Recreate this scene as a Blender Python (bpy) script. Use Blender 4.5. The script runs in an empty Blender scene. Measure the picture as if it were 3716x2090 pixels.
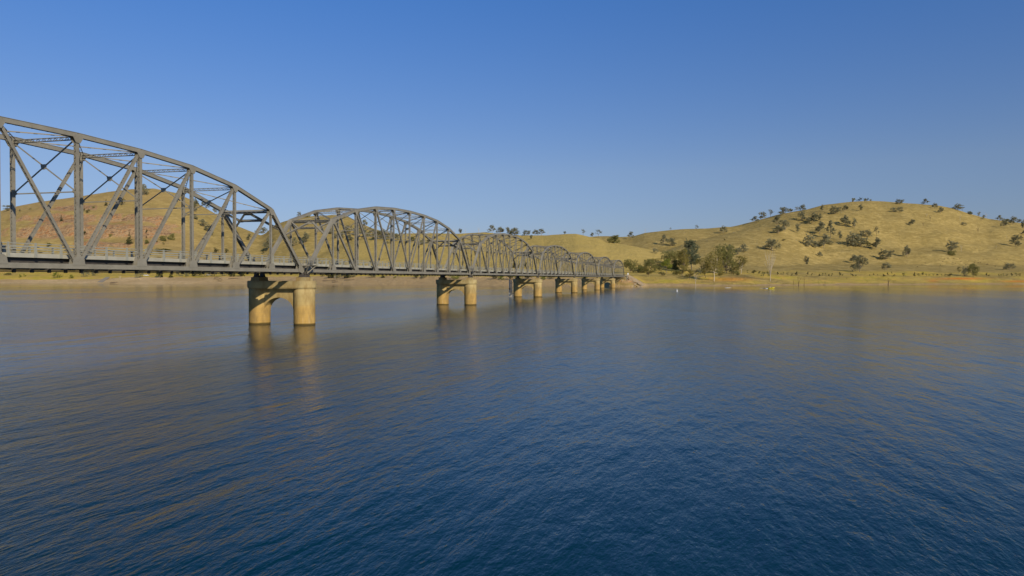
import bpy, math, random
import numpy as np
from mathutils import Vector, Matrix
rnd = random.Random(7)
D2R = math.radians
scene = bpy.context.scene
COL = scene.collection

# ---------------------------------------------------------------- camera
F, PITCH, ROLL, YAW = 2600.0, .01413, .0007, .25287
CAM = np.array([-15.09347, -57.53622, 7.11479])
cp, sp, c_, s_ = math.cos(PITCH), math.sin(PITCH), math.cos(YAW), math.sin(YAW)
FW = np.array([c_*cp, s_*cp, -sp]); UP0 = np.array([c_*sp, s_*sp, cp]); RT0 = np.array([s_, -c_, 0.])
cr, sr = math.cos(ROLL), math.sin(ROLL)
RT = cr*RT0 + sr*UP0; UPV = -sr*RT0 + cr*UP0
cam = bpy.data.cameras.new('camera'); camo = bpy.data.objects.new('camera', cam); COL.objects.link(camo)
cam.sensor_width = 36; cam.lens = 36*F/3716; cam.clip_start = .5; cam.clip_end = 20000
M = Matrix(((RT[0], UPV[0], -FW[0]), (RT[1], UPV[1], -FW[1]), (RT[2], UPV[2], -FW[2]))).to_4x4()
M.translation = Vector(CAM); camo.matrix_world = M
scene.camera = camo

# ---------------------------------------------------------------- sky, sun, exposure
SUN_EL = 27.0
tdir = Vector((math.cos(D2R(47))*math.cos(D2R(SUN_EL)), math.sin(D2R(47))*math.cos(D2R(SUN_EL)), -math.sin(D2R(SUN_EL))))
world = bpy.data.worlds.new("World"); scene.world = world; world.use_nodes = True
wn = world.node_tree; bg = wn.nodes['Background']
sky = wn.nodes.new('ShaderNodeTexSky'); sky.sky_type = 'NISHITA'; sky.sun_disc = False
sky.sun_elevation = D2R(SUN_EL); sky.sun_rotation = math.atan2(-tdir.x, -tdir.y)
sky.altitude = 250; sky.air_density = 1.0; sky.dust_density = .35; sky.ozone_density = 3.0
tc_ = wn.nodes.new('ShaderNodeTexCoord'); sx_ = wn.nodes.new('ShaderNodeSeparateXYZ'); wn.links.new(tc_.outputs['Generated'], sx_.inputs[0])
rp_ = wn.nodes.new('ShaderNodeValToRGB'); wn.links.new(sx_.outputs[2], rp_.inputs[0])   # clear-air tint by height above the horizon
for i_, (q_, k_) in enumerate(SKYG := [(0, (.48, .51, .68)), (.06, (.53, .54, .71)), (.144, (.65, .65, .78)), (.37, (.44, .74, 1.14)), (.55, (.2, .64, 1.02))]):
    e_ = rp_.color_ramp.elements[i_] if i_ < 2 else rp_.color_ramp.elements.new(q_)
    e_.position = q_; e_.color = (*[v_/2 for v_ in k_], 1)
vm_ = wn.nodes.new('ShaderNodeVectorMath'); vm_.operation = 'MULTIPLY'; wn.links.new(sky.outputs[0], vm_.inputs[0]); wn.links.new(rp_.outputs[0], vm_.inputs[1])
vs_ = wn.nodes.new('ShaderNodeVectorMath'); vs_.operation = 'SCALE'; vs_.inputs[3].default_value = 2; wn.links.new(vm_.outputs[0], vs_.inputs[0])
wn.links.new(vs_.outputs[0], bg.inputs[0]); bg.inputs[1].default_value = .105
sun = bpy.data.lights.new('sun', 'SUN'); sun.energy = 4.2; sun.angle = D2R(.5); sun.color = (1, .86, .66)
suno = bpy.data.objects.new('sun', sun); COL.objects.link(suno)
suno.rotation_euler = tdir.to_track_quat('-Z', 'Y').to_euler()
scene.view_settings.view_transform = 'Standard'; scene.view_settings.look = 'None'
scene.view_settings.exposure = 0; scene.view_settings.gamma = 1
scene.render.engine = 'CYCLES'
scene.cycles.max_bounces = 6

# ---------------------------------------------------------------- helpers
def tag(o, label=None, cat=None, group=None, kind=None):
    if label: o['label'] = label
    if cat: o['category'] = cat
    if group: o['group'] = group
    if kind: o['kind'] = kind
    return o
def mesh(name, V, Fc, mat, parent=None, smooth=False, mats=None, midx=None):
    me = bpy.data.meshes.new(name); me.from_pydata([tuple(v) for v in V], [], Fc)
    for m in (mats or [mat]): me.materials.append(m)
    if midx is not None: me.polygons.foreach_set('material_index', midx)
    if smooth: me.polygons.foreach_set('use_smooth', [True]*len(me.polygons))
    me.update()
    o = bpy.data.objects.new(name, me); COL.objects.link(o)
    if parent: o.parent = parent
    return o
def empty(name, loc=(0, 0, 0), rz=0):
    o = bpy.data.objects.new(name, None); COL.objects.link(o); o.location = loc; o.rotation_euler = (0, 0, rz); o.empty_display_size = .5
    return o
def copy_tree(o, parent=None):
    c = o.copy(); COL.objects.link(c); c.parent = parent
    for ch in list(o.children): copy_tree(ch, c)
    return c
def vunit(a):
    a = np.asarray(a, float); return a/(np.linalg.norm(a)+1e-12)
class MB:
    def __init__(s): s.V = []; s.F = []
    def quadbox(s, P):                       # P: 8 points, bottom 4 then top 4
        n = len(s.V); s.V += [tuple(p) for p in P]
        for f in ((0,3,2,1),(4,5,6,7),(0,1,5,4),(1,2,6,5),(2,3,7,6),(3,0,4,7)): s.F.append(tuple(n+i for i in f))
    def box(s, x0, x1, y0, y1, z0, z1):
        s.quadbox([(x0,y0,z0),(x1,y0,z0),(x1,y1,z0),(x0,y1,z0),(x0,y0,z1),(x1,y0,z1),(x1,y1,z1),(x0,y1,z1)])
    def beam(s, a, b, e1, w1, w2, o1=0, o2=0):   # a->b; w1 along e1, w2 along the third axis
        a = np.asarray(a, float); b = np.asarray(b, float); d = vunit(b-a)
        e1 = np.asarray(e1, float); e1 = vunit(e1-d*np.dot(e1, d)); e2 = np.cross(d, e1)
        oo = e1*o1+e2*o2; h1 = e1*w1/2; h2 = e2*w2/2
        s.quadbox([a+oo-h1-h2, a+oo+h1-h2, a+oo+h1+h2, a+oo-h1+h2, b+oo-h1-h2, b+oo+h1-h2, b+oo+h1+h2, b+oo-h1+h2])
    def laced(s, a, b, e1, w1, w2, lip=.05, pitch=None, plate=.03, faces=(1, -1), close=0):
        """two side plates facing +-e1, lips and zigzag lacing on the +-e2 faces (close: solid cover plate on that face)"""
        a = np.asarray(a, float); b = np.asarray(b, float); L = np.linalg.norm(b-a); d = (b-a)/L
        e1 = np.asarray(e1, float); e1 = vunit(e1-d*np.dot(e1, d)); e2 = np.cross(d, e1)
        for k in (1, -1): s.beam(a, b, e1, plate, w2, o1=k*(w1/2-plate/2))
        for f in (1, -1):
            if f == close: s.beam(a, b, e1, w1+.06, .035, o2=f*(w2/2+.0175)); continue
            for k in (1, -1): s.beam(a, b, e1, lip, .02, o1=k*(w1/2-lip/2), o2=f*(w2/2+.01))
            if f in faces:
                pt = pitch or w1*.95; n = max(2, int(L/pt)); iw = w1/2-lip*.5
                for i in range(n):
                    t0 = L*i/n; t1 = L*(i+1)/n; k = 1 if i % 2 else -1
                    s.beam(a+d*t0+e1*k*iw, a+d*t1-e1*k*iw, np.cross(d, e1), .016, .038, o1=f*(w2/2+.03))
    def cyl(s, p, r, z0, z1, n=32, r1=None):
        r1 = r if r1 is None else r1; m = len(s.V)
        for z, q in ((z0, r), (z1, r1)):
            for i in range(n):
                t = 2*math.pi*i/n; s.V.append((p[0]+q*math.cos(t), p[1]+q*math.sin(t), z))
        for i in range(n): j = (i+1) % n; s.F.append((m+i, m+j, m+n+j, m+n+i))
        s.F.append(tuple(m+i for i in range(n))[::-1]); s.F.append(tuple(m+n+i for i in range(n)))
    def prism(s, pts, y0, y1):               # polygon in x,z extruded along y
        m = len(s.V); n = len(pts)
        for y in (y0, y1):
            for x, z in pts: s.V.append((x, y, z))
        for i in range(n): j = (i+1) % n; s.F.append((m+i, m+j, m+n+j, m+n+i))
        s.F.append(tuple(m+i for i in range(n))[::-1]); s.F.append(tuple(m+n+i for i in range(n)))
    def prismx(s, pts, x0, x1):              # polygon in y,z extruded along x
        m = len(s.V); n = len(pts)
        for x in (x0, x1):
            for y, z in pts: s.V.append((x, y, z))
        for i in range(n): j = (i+1) % n; s.F.append((m+i, m+j, m+n+j, m+n+i))
        s.F.append(tuple(m+i for i in range(n))[::-1]); s.F.append(tuple(m+n+i for i in range(n)))
    def tube(s, pts, radii, n=6):
        rings = []
        for i, p in enumerate(pts):
            p = np.asarray(p, float); q = np.asarray(pts[min(i+1, len(pts)-1)], float)-np.asarray(pts[max(i-1, 0)], float); d = vunit(q)
            e1 = vunit(np.cross(d, (0.3, .9, .1))); e2 = np.cross(d, e1); m = len(s.V)
            for k in range(n):
                t = 2*math.pi*k/n; s.V.append(tuple(p+radii[i]*(e1*math.cos(t)+e2*math.sin(t))))
            rings.append(m)
        for a, b in zip(rings, rings[1:]):
            for k in range(n): j = (k+1) % n; s.F.append((a+k, a+j, b+j, b+k))
        s.F.append(tuple(rings[-1]+k for k in range(n)))
    def build(s, name, mat, parent=None, smooth=False): return mesh(name, s.V, s.F, mat, parent, smooth)

# ---------------------------------------------------------------- materials
class NT:
    def __init__(s, name):
        s.m = bpy.data.materials.new(name); s.m.use_nodes = True; s.t = s.m.node_tree; s.b = s.t.nodes['Principled BSDF']
    def n(s, typ, **kw):
        x = s.t.nodes.new(typ)
        for k, v in kw.items():
            if isinstance(k, str) and hasattr(x, k): setattr(x, k, v)
        return x
    def l(s, a, b): s.t.links.new(a, b)
    def coord(s, out='Object', scale=(1, 1, 1), rot=(0, 0, 0)):
        if out == 'World': g = s.n('ShaderNodeNewGeometry').outputs['Position']
        else: g = s.n('ShaderNodeTexCoord').outputs[out]
        m = s.n('ShaderNodeMapping'); m.inputs['Scale'].default_value = scale; m.inputs['Rotation'].default_value = rot; s.l(g, m.inputs[0]); return m.outputs[0]
    def noise(s, vec, scale, detail=4, rough=.55, dist=0):
        x = s.n('ShaderNodeTexNoise'); x.inputs['Scale'].default_value = scale; x.inputs['Detail'].default_value = detail; x.inputs['Roughness'].default_value = rough; x.inputs['Distortion'].default_value = dist
        s.l(vec, x.inputs['Vector']); return x.outputs[0]
    def ramp(s, fac, stops):
        r = s.n('ShaderNodeValToRGB'); e = r.color_ramp.elements
        while len(e) < len(stops): e.new(.5)
        for i, (p, c) in enumerate(stops): e[i].position = p; e[i].color = (*c, 1) if len(c) == 3 else c
        s.l(fac, r.inputs[0]); return r.outputs[0]
    def mix(s, f, a, b, mode='MIX'):
        x = s.n('ShaderNodeMix'); x.data_type = 'RGBA'; x.blend_type = mode
        for v, i in ((f, 0), (a, 6), (b, 7)):
            if isinstance(v, (int, float)): x.inputs[i].default_value = v
            elif isinstance(v, tuple): x.inputs[i].default_value = (*v, 1)
            else: s.l(v, x.inputs[i])
        return x.outputs[2]
    def math(s, op, a, b=0.0, c=None):
        x = s.n('ShaderNodeMath'); x.operation = op
        for i, v in enumerate((a, b) if c is None else (a, b, c)):
            if isinstance(v, (int, float)): x.inputs[i].default_value = v
            else: s.l(v, x.inputs[i])
        return x.outputs[0]
    def bump(s, h, strength=.3, dist=.05):
        x = s.n('ShaderNodeBump'); x.inputs['Strength'].default_value = strength; x.inputs['Distance'].default_value = dist; s.l(h, x.inputs['Height']); s.l(x.outputs[0], s.b.inputs['Normal'])
    def fin(s, col=None, rough=.8, spec=.3):
        if col is not None:
            if isinstance(col, tuple): s.b.inputs['Base Color'].default_value = (*col, 1)
            else: s.l(col, s.b.inputs['Base Color'])
        s.b.inputs['Roughness'].default_value = rough; s.b.inputs['Specular IOR Level'].default_value = spec; return s.m
def simple(name, a, b, scale=2, rough=.7, spec=.3, bump=0):
    t = NT(name); v = t.coord(); f = t.noise(v, scale); c = t.ramp(f, [(.3, a), (.7, b)])
    if bump: t.bump(f, bump, .02)
    return t.fin(c, rough, spec)
def steel_mat():
    t = NT('grey_steel_paint'); v = t.coord('World')
    f = t.noise(v, .6, 5); c = t.ramp(f, [(.3, (.205, .194, .155)), (.7, (.28, .264, .212))])
    g = t.noise(v, 5, 5, .7); c = t.mix(t.ramp(g, [(.55, (0, 0, 0)), (.72, (.6, .6, .6))]), c, (.15, .11, .075))
    return t.fin(c, .62, .3)
STEEL = steel_mat()
DARKSTEEL = simple('dark_steel', (.05, .045, .04), (.09, .08, .07), 1.5)  # darker steel for under-deck members, bearings and small fittings
SLAB = simple('pale_painted_concrete', (.34, .33, .27), (.43, .42, .345), .8, .8)
RAILP = simple('pale_railing_paint', (.26, .265, .23), (.34, .345, .29), 1.2, .6)
ASPH = simple('deck_asphalt', (.045, .045, .045), (.065, .065, .062), 3, .9)
def concrete_mat():
    t = NT('weathered_pier_concrete'); v = t.coord('World')
    z = t.n('ShaderNodeSeparateXYZ'); t.l(t.n('ShaderNodeNewGeometry').outputs['Position'], z.inputs[0]); Z = z.outputs[2]
    n1 = t.noise(v, .5, 5, .6); n2 = t.noise(t.coord('World', (1, 1, .45)), .9, 6, .65)
    zz = t.math('ADD', Z, t.math('MULTIPLY', t.math('SUBTRACT', n1, .5), 2.2))
    base = t.ramp(t.math('DIVIDE', zz, 7.), [(0., (.47, .30, .085)), (.36, (.49, .325, .105)), (.48, (.47, .355, .145)), (.85, (.45, .37, .18)), (1., (.37, .31, .165))])
    c = t.mix(t.ramp(n2, [(.40, (0, 0, 0)), (.62, (.75, .75, .75))]), base, (.27, .185, .07))
    st = t.noise(t.coord('World', (3, 3, .12)), 2.5, 3, .5); lm = t.ramp(t.math('DIVIDE', Z, 7.), [(0.06, (1, 1, 1)), (.3, (0, 0, 0))])
    c = t.mix(t.math('MULTIPLY', lm, t.ramp(st, [(.6, (0, 0, 0)), (.7, (.7, .7, .7))])), c, (.72, .62, .42))
    w = t.n('ShaderNodeTexWave'); w.bands_direction = 'Z'; w.inputs['Scale'].default_value = .52; w.inputs['Distortion'].default_value = .6; w.inputs['Detail'].default_value = 2
    t.l(t.coord('World'), w.inputs[0]); c = t.mix(t.ramp(w.outputs[1], [(.0, (.22, .22, .22)), (.06, (0, 0, 0))]), c, (.28, .20, .11))
    wet = t.ramp(t.math('ADD', Z, t.math('MULTIPLY', n1, .2)), [(.30, (1, 1, 1)), (.42, (0, 0, 0))])
    c = t.mix(wet, c, (.105, .075, .025))
    t.bump(n2, .25, .05); return t.fin(c, .9, .15)
CONC = concrete_mat()
def leaf_mat(name, a, b, transl=.25):
    t = NT(name); inf = t.n('ShaderNodeObjectInfo'); g = t.n('ShaderNodeNewGeometry')
    f = t.noise(t.coord('Object'), .45, 3, .6)
    f2 = t.math('ADD', t.math('MULTIPLY', f, .7), t.math('MULTIPLY', inf.outputs['Random'], .3))
    c = t.ramp(f2, [(.3, a), (.7, b)])
    t.fin(c, .75, .15)
    tr = t.n('ShaderNodeBsdfTranslucent'); t.l(c, tr.inputs[0]); mx = t.n('ShaderNodeMixShader'); mx.inputs[0].default_value = transl
    out = [n for n in t.t.nodes if n.type == 'OUTPUT_MATERIAL'][0]
    t.l(t.b.outputs[0], mx.inputs[1]); t.l(tr.outputs[0], mx.inputs[2]); t.l(mx.outputs[0], out.inputs[0]); return t.m
LEAF = {'grey': leaf_mat('grey_green_gum_leaves', (.16, .16, .088), (.29, .28, .165)),
        'olive': leaf_mat('olive_gum_leaves', (.19, .165, .045), (.36, .31, .095)),
        'dark': leaf_mat('dark_green_leaves', (.04, .05, .017), (.11, .115, .04)),
        'lime': leaf_mat('bright_green_leaves', (.12, .16, .02), (.25, .27, .045)),
        'mid': leaf_mat('mid_green_leaves', (.15, .155, .045), (.31, .29, .10)),
        'sage': leaf_mat('sage_green_leaves', (.12, .145, .08), (.22, .24, .145))}
BARK = simple('pale_gum_bark', (.36, .30, .21), (.56, .49, .37), 1.2, .8)
BARKD = simple('brown_bark', (.10, .075, .045), (.19, .145, .09), 1.2, .9)
BARKM = simple('grey_brown_gum_bark', (.20, .16, .11), (.36, .30, .22), 1.2, .8)
BARKW = simple('bleached_dead_wood', (.42, .36, .26), (.62, .55, .42), 1, .8)
BARKK = simple('dark_wet_wood', (.06, .035, .015), (.12, .075, .03), 1, .8)

# ---------------------------------------------------------------- terrain
def YH(x): return 1045 - F*math.tan(PITCH) + (x-1858)*math.tan(ROLL)   # horizon row
def ray(x, y):
    X = x-1858; Y = y-1045
    return FW*F + RT*X - UPV*Y
def ip(tab, x): return np.interp(x, [a for a, _ in tab], [b for _, b in tab])
SHORE = [(-2500, 1022), (-700, 1026), (0, 1027.2), (500, 1029), (1100, 1030.5), (1500, 1034), (1730, 1036.5), (2150, 1037.5), (2270, 1038.5), (2500, 1037.7), (2700, 1037), (2960, 1034.7), (3100, 1034), (3400, 1032.2), (3716, 1030.8), (4500, 1027), (6200, 1022)]
def Dshore(x):
    hy = 1045 - F*math.tan(PITCH) + (np.asarray(x, float)-1858)*math.tan(ROLL)
    return CAM[2]*F/(ip(SHORE, x)-hy)
LAYERS = [
 # name, skyline, ridge depth, foot depth
 ('quarry', [(-2500, 960), (-1500, 900), (-600, 880), (-250, 830), (0, 776), (60, 757), (150, 737), (310, 712), (400, 697), (480, 687), (560, 684), (640, 700), (700, 727), (770, 768), (850, 815), (950, 855), (1050, 905), (1200, 990), (1300, 1040)],
   [(-2500, 1900), (1300, 1650)], [(-2500, 1150), (0, 1040), (1300, 1060)]),
 ('saddle', [(500, 1040), (700, 920), (850, 872), (930, 858), (960, 850), (1000, 815), (1033, 803), (1083, 789), (1150, 783), (1220, 780), (1265, 786), (1300, 805), (1350, 828), (1400, 842), (1464, 852), (1700, 880), (2000, 960), (2200, 1040)],
   [(500, 1750), (2200, 1450)], [(500, 1080), (2200, 960)]),
 ('mid', [(950, 1040), (1150, 920), (1300, 868), (1464, 847), (1560, 846), (1660, 848), (1763, 842.5), (1820, 849), (1885, 853.5), (1980, 854), (2048, 849), (2089, 848), (2171, 866), (2200, 877), (2288, 891), (2377, 909), (2450, 930), (2550, 962), (2700, 1040)],
   [(950, 1350), (1700, 1250), (2300, 1060), (2700, 1000)], [(950, 1060), (1500, 900), (2000, 780), (2300, 730), (2700, 730)]),
 ('far', [(1900, 1040), (2000, 900), (2100, 862), (2171, 857), (2211, 857), (2253, 860), (2297, 857.5), (2341, 845), (2430, 835), (2480, 831), (2569, 829), (2637, 823), (2750, 830), (2900, 900), (3000, 1040)],
   [(1900, 1700), (3000, 1750)], [(1900, 1100), (3000, 1150)]),
 ('spur', [(2150, 1040), (2300, 960), (2400, 915), (2450, 897), (2525, 873), (2642, 847), (2701, 833), (2760, 822), (2830, 815), (2900, 830), (3000, 880), (3150, 1040)],
   [(2150, 1250), (3150, 1600)], [(2150, 790), (2600, 830), (3150, 1100)]),
 ('hill', [(2450, 1040), (2560, 870), (2637, 826), (2672, 819), (2731, 804), (2790, 788), (2820, 779), (2878, 768), (2923, 761), (2960, 751), (2986, 744), (3088, 732), (3155, 729), (3205, 731), (3277, 737), (3326, 740), (3376, 744), (3404, 746), (3453, 756), (3486, 766), (3528, 779), (3583, 794), (3638, 801), (3707, 810), (3900, 850), (4300, 900), (5200, 950), (6200, 980)],
   [(2450, 1750), (2800, 1850), (3200, 2000), (6200, 2000)], [(2450, 850), (2700, 960), (3000, 1090), (6200, 1180)]),
]
def vnoise(x, y, seed=0):
    xi = np.floor(x).astype(np.int64); yi = np.floor(y).astype(np.int64); fx = x-xi; fy = y-yi
    def h(a, b):
        n = (a*374761393 + b*668265263 + seed*974711) & 0x7fffffff; n = ((n ^ (n >> 13))*1274126177) & 0x7fffffff; return ((n ^ (n >> 16)) & 0xffff)/65535.
    u = fx*fx*(3-2*fx); v = fy*fy*(3-2*fy)
    return (h(xi, yi)*(1-u)+h(xi+1, yi)*u)*(1-v) + (h(xi, yi+1)*(1-u)+h(xi+1, yi+1)*u)*v - .5
def fbm(x, y, seed=0, o=4):
    r = 0; a = 1.
    for i in range(o): r = r+a*vnoise(x*2**i, y*2**i, seed+i); a *= .5
    return r
# terrain heights at image column x and forward depth D (arrays)
U0 = 574.0; W = 7.70463
def tworld(x, D):
    r = FW[:2][None, :]*F + RT[:2][None, :]*(np.asarray(x)-1858)[:, None]
    # forward depth D measured along the horizontal view axis
    return CAM[:2][None, :] + r*(np.asarray(D)/F)[:, None]
def theight(x, D):
    x = np.asarray(x, float); D = np.asarray(D, float)
    hy = 1045 - F*math.tan(PITCH) + (x-1858)*math.tan(ROLL)
    P = tworld(x, D); wx, wy = P[:, 0], P[:, 1]
    Ds = Dshore(x) + 11*fbm(wx/60, wy/60, 3) + 3*fbm(wx/14, wy/14, 4); s = D-Ds
    run = 85 + 35*fbm(wx/150, wy/150, 9)
    bank = 8.6*np.clip(s/run, -1, 1)**1.0; bank = np.where(s < 0, np.maximum(s*.12, -3), bank*(.75+.25*np.clip(s/run, 0, 1)))
    z = bank + .055*np.clip(s-run, 0, 400) + np.clip(s/40, 0, 1)*1.3*fbm(wx/25, wy/25, 5)*np.clip(s/60, .25, 1)
    z = z + np.clip(s/12, 0, 1)*np.clip(1-s/90, 0, 1)*.55*fbm(wx/6, wy/6, 15, 3)
    ymax = None
    for k, (nm, sky_, Dr_, Df_) in enumerate(LAYERS):
        ys = ip(sky_, x); Dr = ip(Dr_, x); Df = ip(Df_, x)
        t = (D-Df)/(Dr-Df); tc = np.clip(t, 0, 1)
        g = np.where(t <= 1, .45*tc + .55*tc*tc*(3-2*tc), 1 - .35*np.clip(t-1, 0, 3)**1.3)
        sink = np.clip((ys-955)/50, 0, 1)*25
        win = np.clip(4*tc*(1-tc), 0, 1)
        amp = {'hill': 24, 'spur': 6, 'quarry': 14, 'mid': 6, 'far': 8, 'saddle': 9}[nm]
        y = 1003 + (ys-1003)*g
        zl = np.where(t > 0, CAM[2] + D*(hy-y)/F - sink, -50.)
        zl = zl + win*(amp*fbm(wx/170, wy/170, 20+k, 4) + 1.5*fbm(wx/30, wy/30, 50+k, 3))
        if nm == 'quarry':   # benches and rock faces cut in the slope
            q = np.clip(1-np.abs(x-270)/330, 0, 1)**.4
            for yc, hgt in ((893, 12), (850, 20), (800, 12)):
                yy = yc + 14*fbm(wx/90, wy/90+yc, 31)
                zl = zl + q*hgt*(1/(1+np.exp(np.clip((y-yy)/2.2, -30, 30))) - 1/(1+np.exp(np.clip((y-yy+38)/22, -30, 30))))
                zl = zl + q*2.2*fbm(wx/9, wy/9, 77, 3)*np.exp(-((y-yy)/14)**2)
        z = np.where(zl > z, zl, z) if k == 0 else np.maximum(z, zl)
    # road embankment behind the abutment
    du = np.maximum(0, (U0+5)-wx); dv = np.maximum(0, np.maximum(-1.5-wy, wy-(W+1.5)))
    emb = 9.15 - .62*np.hypot(du*1.3, dv) + .8*fbm(wx/5, wy/5, 88, 3)*np.clip(np.hypot(du, dv)/3, 0, 1)
    z = np.where(wx < U0+200, np.maximum(z, emb), z)
    return z
def make_terrain():
    xs = np.concatenate([np.arange(-2500, -800, 60), np.arange(-800, 4500, 9), np.arange(4500, 6201, 60)]).astype(float)
    off = np.concatenate([np.arange(-60, -8, 13), np.arange(-8, 24, 2.), np.arange(24, 130, 4.5), np.arange(130, 400, 9), np.arange(400, 1500, 14), np.arange(1500, 3000, 120), [3500, 4500, 7000]])
    X, O = np.meshgrid(xs, off, indexing='ij'); X = X.ravel(); O = O.ravel()
    D = Dshore(X)+O; z = theight(X, D); P = tworld(X, D)
    z = np.where(O > 3200, 5, z)
    n, m = len(xs), len(off)
    V = np.column_stack([P, z])
    i, j = np.meshgrid(np.arange(n-1), np.arange(m-1), indexing='ij'); a = (i*m+j).ravel()
    Fc = np.column_stack([a, a+m, a+m+1, a+1])
    me = bpy.data.meshes.new('hills'); me.vertices.add(len(V)); me.vertices.foreach_set('co', V.ravel())
    me.loops.add(Fc.size); me.loops.foreach_set('vertex_index', Fc.ravel().astype(np.int32))
    me.polygons.add(len(Fc)); me.polygons.foreach_set('loop_start', np.arange(0, Fc.size, 4, dtype=np.int32))
    me.polygons.foreach_set('use_smooth', np.ones(len(Fc), bool)); me.update(calc_edges=True)
    # ground cover zones: r sand / bare, g green grass, b rock; second: r red earth
    s = D-Dshore(X); hy = 1045 - F*math.tan(PITCH) + (X-1858)*math.tan(ROLL); y = hy-(z-CAM[2])*F/D
    wx, wy = P[:, 0], P[:, 1]; nz = fbm(wx/35, wy/35, 61)
    left = np.clip((1650-X)/200, 0, 1)
    sandtop = np.interp(X, [-2500, 0, 300, 430, 1000, 1300, 1700, 2200, 2300, 2500, 3716, 6200], [3, 4.0, 4.6, 7.5, 8.8, 8.5, 9.0, 8, 2.2, 1.6, 1.2, 1.2])
    sand = np.clip((sandtop + 2.2*nz - z)/.8, 0, 1)
    green = np.clip((s-10)/20, 0, 1)*np.clip((250-s)/60, 0, 1)*np.clip(.55+1.2*nz+left*.4, 0, 1)
    rock = np.zeros_like(z)
    q = np.clip(1-np.abs(X-270)/345, 0, 1)**.4
    for yc, wd in ((893, 14), (850, 30), (800, 20), (762, 12)):
        yy = yc-wd*.35 + 12*fbm(wx/90, wy/90+yc, 31)
        lim = np.clip(1-np.abs(X-{893: 430, 850: 330, 800: 330, 762: 250}[yc])/{893: 190, 850: 350, 800: 300, 762: 110}[yc], 0, 1)**.3
        rock = np.maximum(rock, lim*np.exp(-((y-yy)/wd)**2*1.6)*(.75+1.0*fbm(wx/22, wy/22, 63)))
    rock = np.clip(rock*1.7, 0, 1)*(D > 1000)
    emb_d = np.hypot(np.maximum(0, U0+5-wx), np.maximum(0, np.maximum(-1.5-wy, wy-W-1.5)))
    er = ((emb_d > .3) & (emb_d < 12) & (wx < U0+32)).astype(float)*np.clip(z/1.5, 0, 1); rock = np.maximum(rock, er*.6)
    red = np.exp(-((X-3490)/75)**2 - ((z-6.6)/1.3)**2)*(s < 160) + .8*np.exp(-((X-3690)/50)**2-((z-3.2)/1.2)**2)*(s < 160) + .55*np.exp(-((X-2650)/70)**2-((z-5.8)/2)**2)*(s < 160) + .5*np.exp(-((X-3385)/20)**2-((z-4)/2)**2)*(s < 160)
    ca = me.color_attributes.new('zone', 'FLOAT_COLOR', 'POINT')
    ca.data.foreach_set('color', np.column_stack([sand, green, rock, np.clip(red, 0, 1)]).astype(np.float32).ravel())
    wa = me.attributes.new('warm', 'FLOAT', 'POINT'); wa.data.foreach_set('value', (np.clip((1000-X)/500, 0, 1)*np.clip(.75+1.6*fbm(wx/70, wy/70, 91), 0, 1)).astype(np.float32))
    ga = me.attributes.new('gold', 'FLOAT', 'POINT'); ga.data.foreach_set('value', (np.clip((X-1050)/250, 0, 1)*np.clip((2520-X)/150, 0, 1)*np.clip((1420-D)/200, 0, 1)*np.clip((z-9)/5, 0, 1)).astype(np.float32))
    o = bpy.data.objects.new('hills', me); COL.objects.link(o); tag(o, kind='structure')
    t = NT('dry_grass_ground'); at = t.n('ShaderNodeAttribute'); at.attribute_name = 'zone'
    sep = t.n('ShaderNodeSeparateColor'); t.l(at.outputs['Color'], sep.inputs[0])
    v = t.coord('World'); a1 = t.noise(v, .012, 6, .6); a2 = t.noise(v, .09, 5, .65); a3 = t.noise(t.coord('World', (1, 1, 6)), .05, 5, .6)
    c = t.ramp(a1, [(.3, (.30, .225, .075)), (.5, (.39, .292, .098)), (.7, (.48, .36, .125))])
    c = t.mix(t.ramp(a2, [(.42, (0, 0, 0)), (.6, (.7, .7, .7))]), c, (.29, .22, .068))
    c = t.mix(t.ramp(a3, [(.5, (0, 0, 0)), (.66, (.45, .45, .45))]), c, (.66, .50, .19))
    tr_ = t.n('ShaderNodeTexWave'); tr_.bands_direction = 'Z'; tr_.inputs['Scale'].default_value = .16; tr_.inputs['Distortion'].default_value = 9; tr_.inputs['Detail'].default_value = 4; tr_.inputs['Detail Scale'].default_value = .12; t.l(v, tr_.inputs[0])
    c = t.mix(t.ramp(tr_.outputs[1], [(0, (.3, .3, .3)), (.3, (0, 0, 0))]), c, (.26, .19, .062))
    wt = t.n('ShaderNodeAttribute'); wt.attribute_name = 'warm'; c = t.mix(t.math('MULTIPLY', wt.outputs['Fac'], .42), c, t.mix(a2, (.27, .17, .07), (.60, .41, .18)))
    gt = t.n('ShaderNodeAttribute'); gt.attribute_name = 'gold'; c = t.mix(t.math('MULTIPLY', gt.outputs['Fac'], .6), c, t.mix(a2, (.46, .345, .09), (.66, .50, .16)))
    sp_ = t.noise(v, .35, 3, .7); c = t.mix(t.ramp(sp_, [(.62, (0, 0, 0)), (.7, (.55, .55, .55))]), c, (.15, .12, .04))
    cg = t.ramp(a2, [(.35, (.46, .385, .05)), (.5, (.56, .41, .075)), (.65, (.66, .43, .12))]); c = t.mix(sep.outputs[1], c, cg)
    v4 = t.coord('World', (1, 1, 3)); rn = t.noise(v4, .06, 7, .75, .6); rn2 = t.noise(t.coord('World', (1.2, 1.2, .35)), .2, 6, .75)
    cr_ = t.ramp(rn, [(.34, (.20, .12, .075)), (.43, (.36, .22, .11)), (.5, (.52, .37, .20)), (.57, (.50, .23, .08)), (.66, (.30, .21, .13))])
    cr_ = t.mix(t.ramp(rn2, [(.35, (.75, .75, .75)), (.5, (0, 0, 0))]), cr_, (.12, .085, .055))
    c = t.mix(t.ramp(t.math('ADD', sep.outputs[2], t.math('MULTIPLY', t.math('SUBTRACT', rn, .5), .8)), [(.35, (0, 0, 0)), (.6, (1, 1, 1))]), c, cr_)
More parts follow.
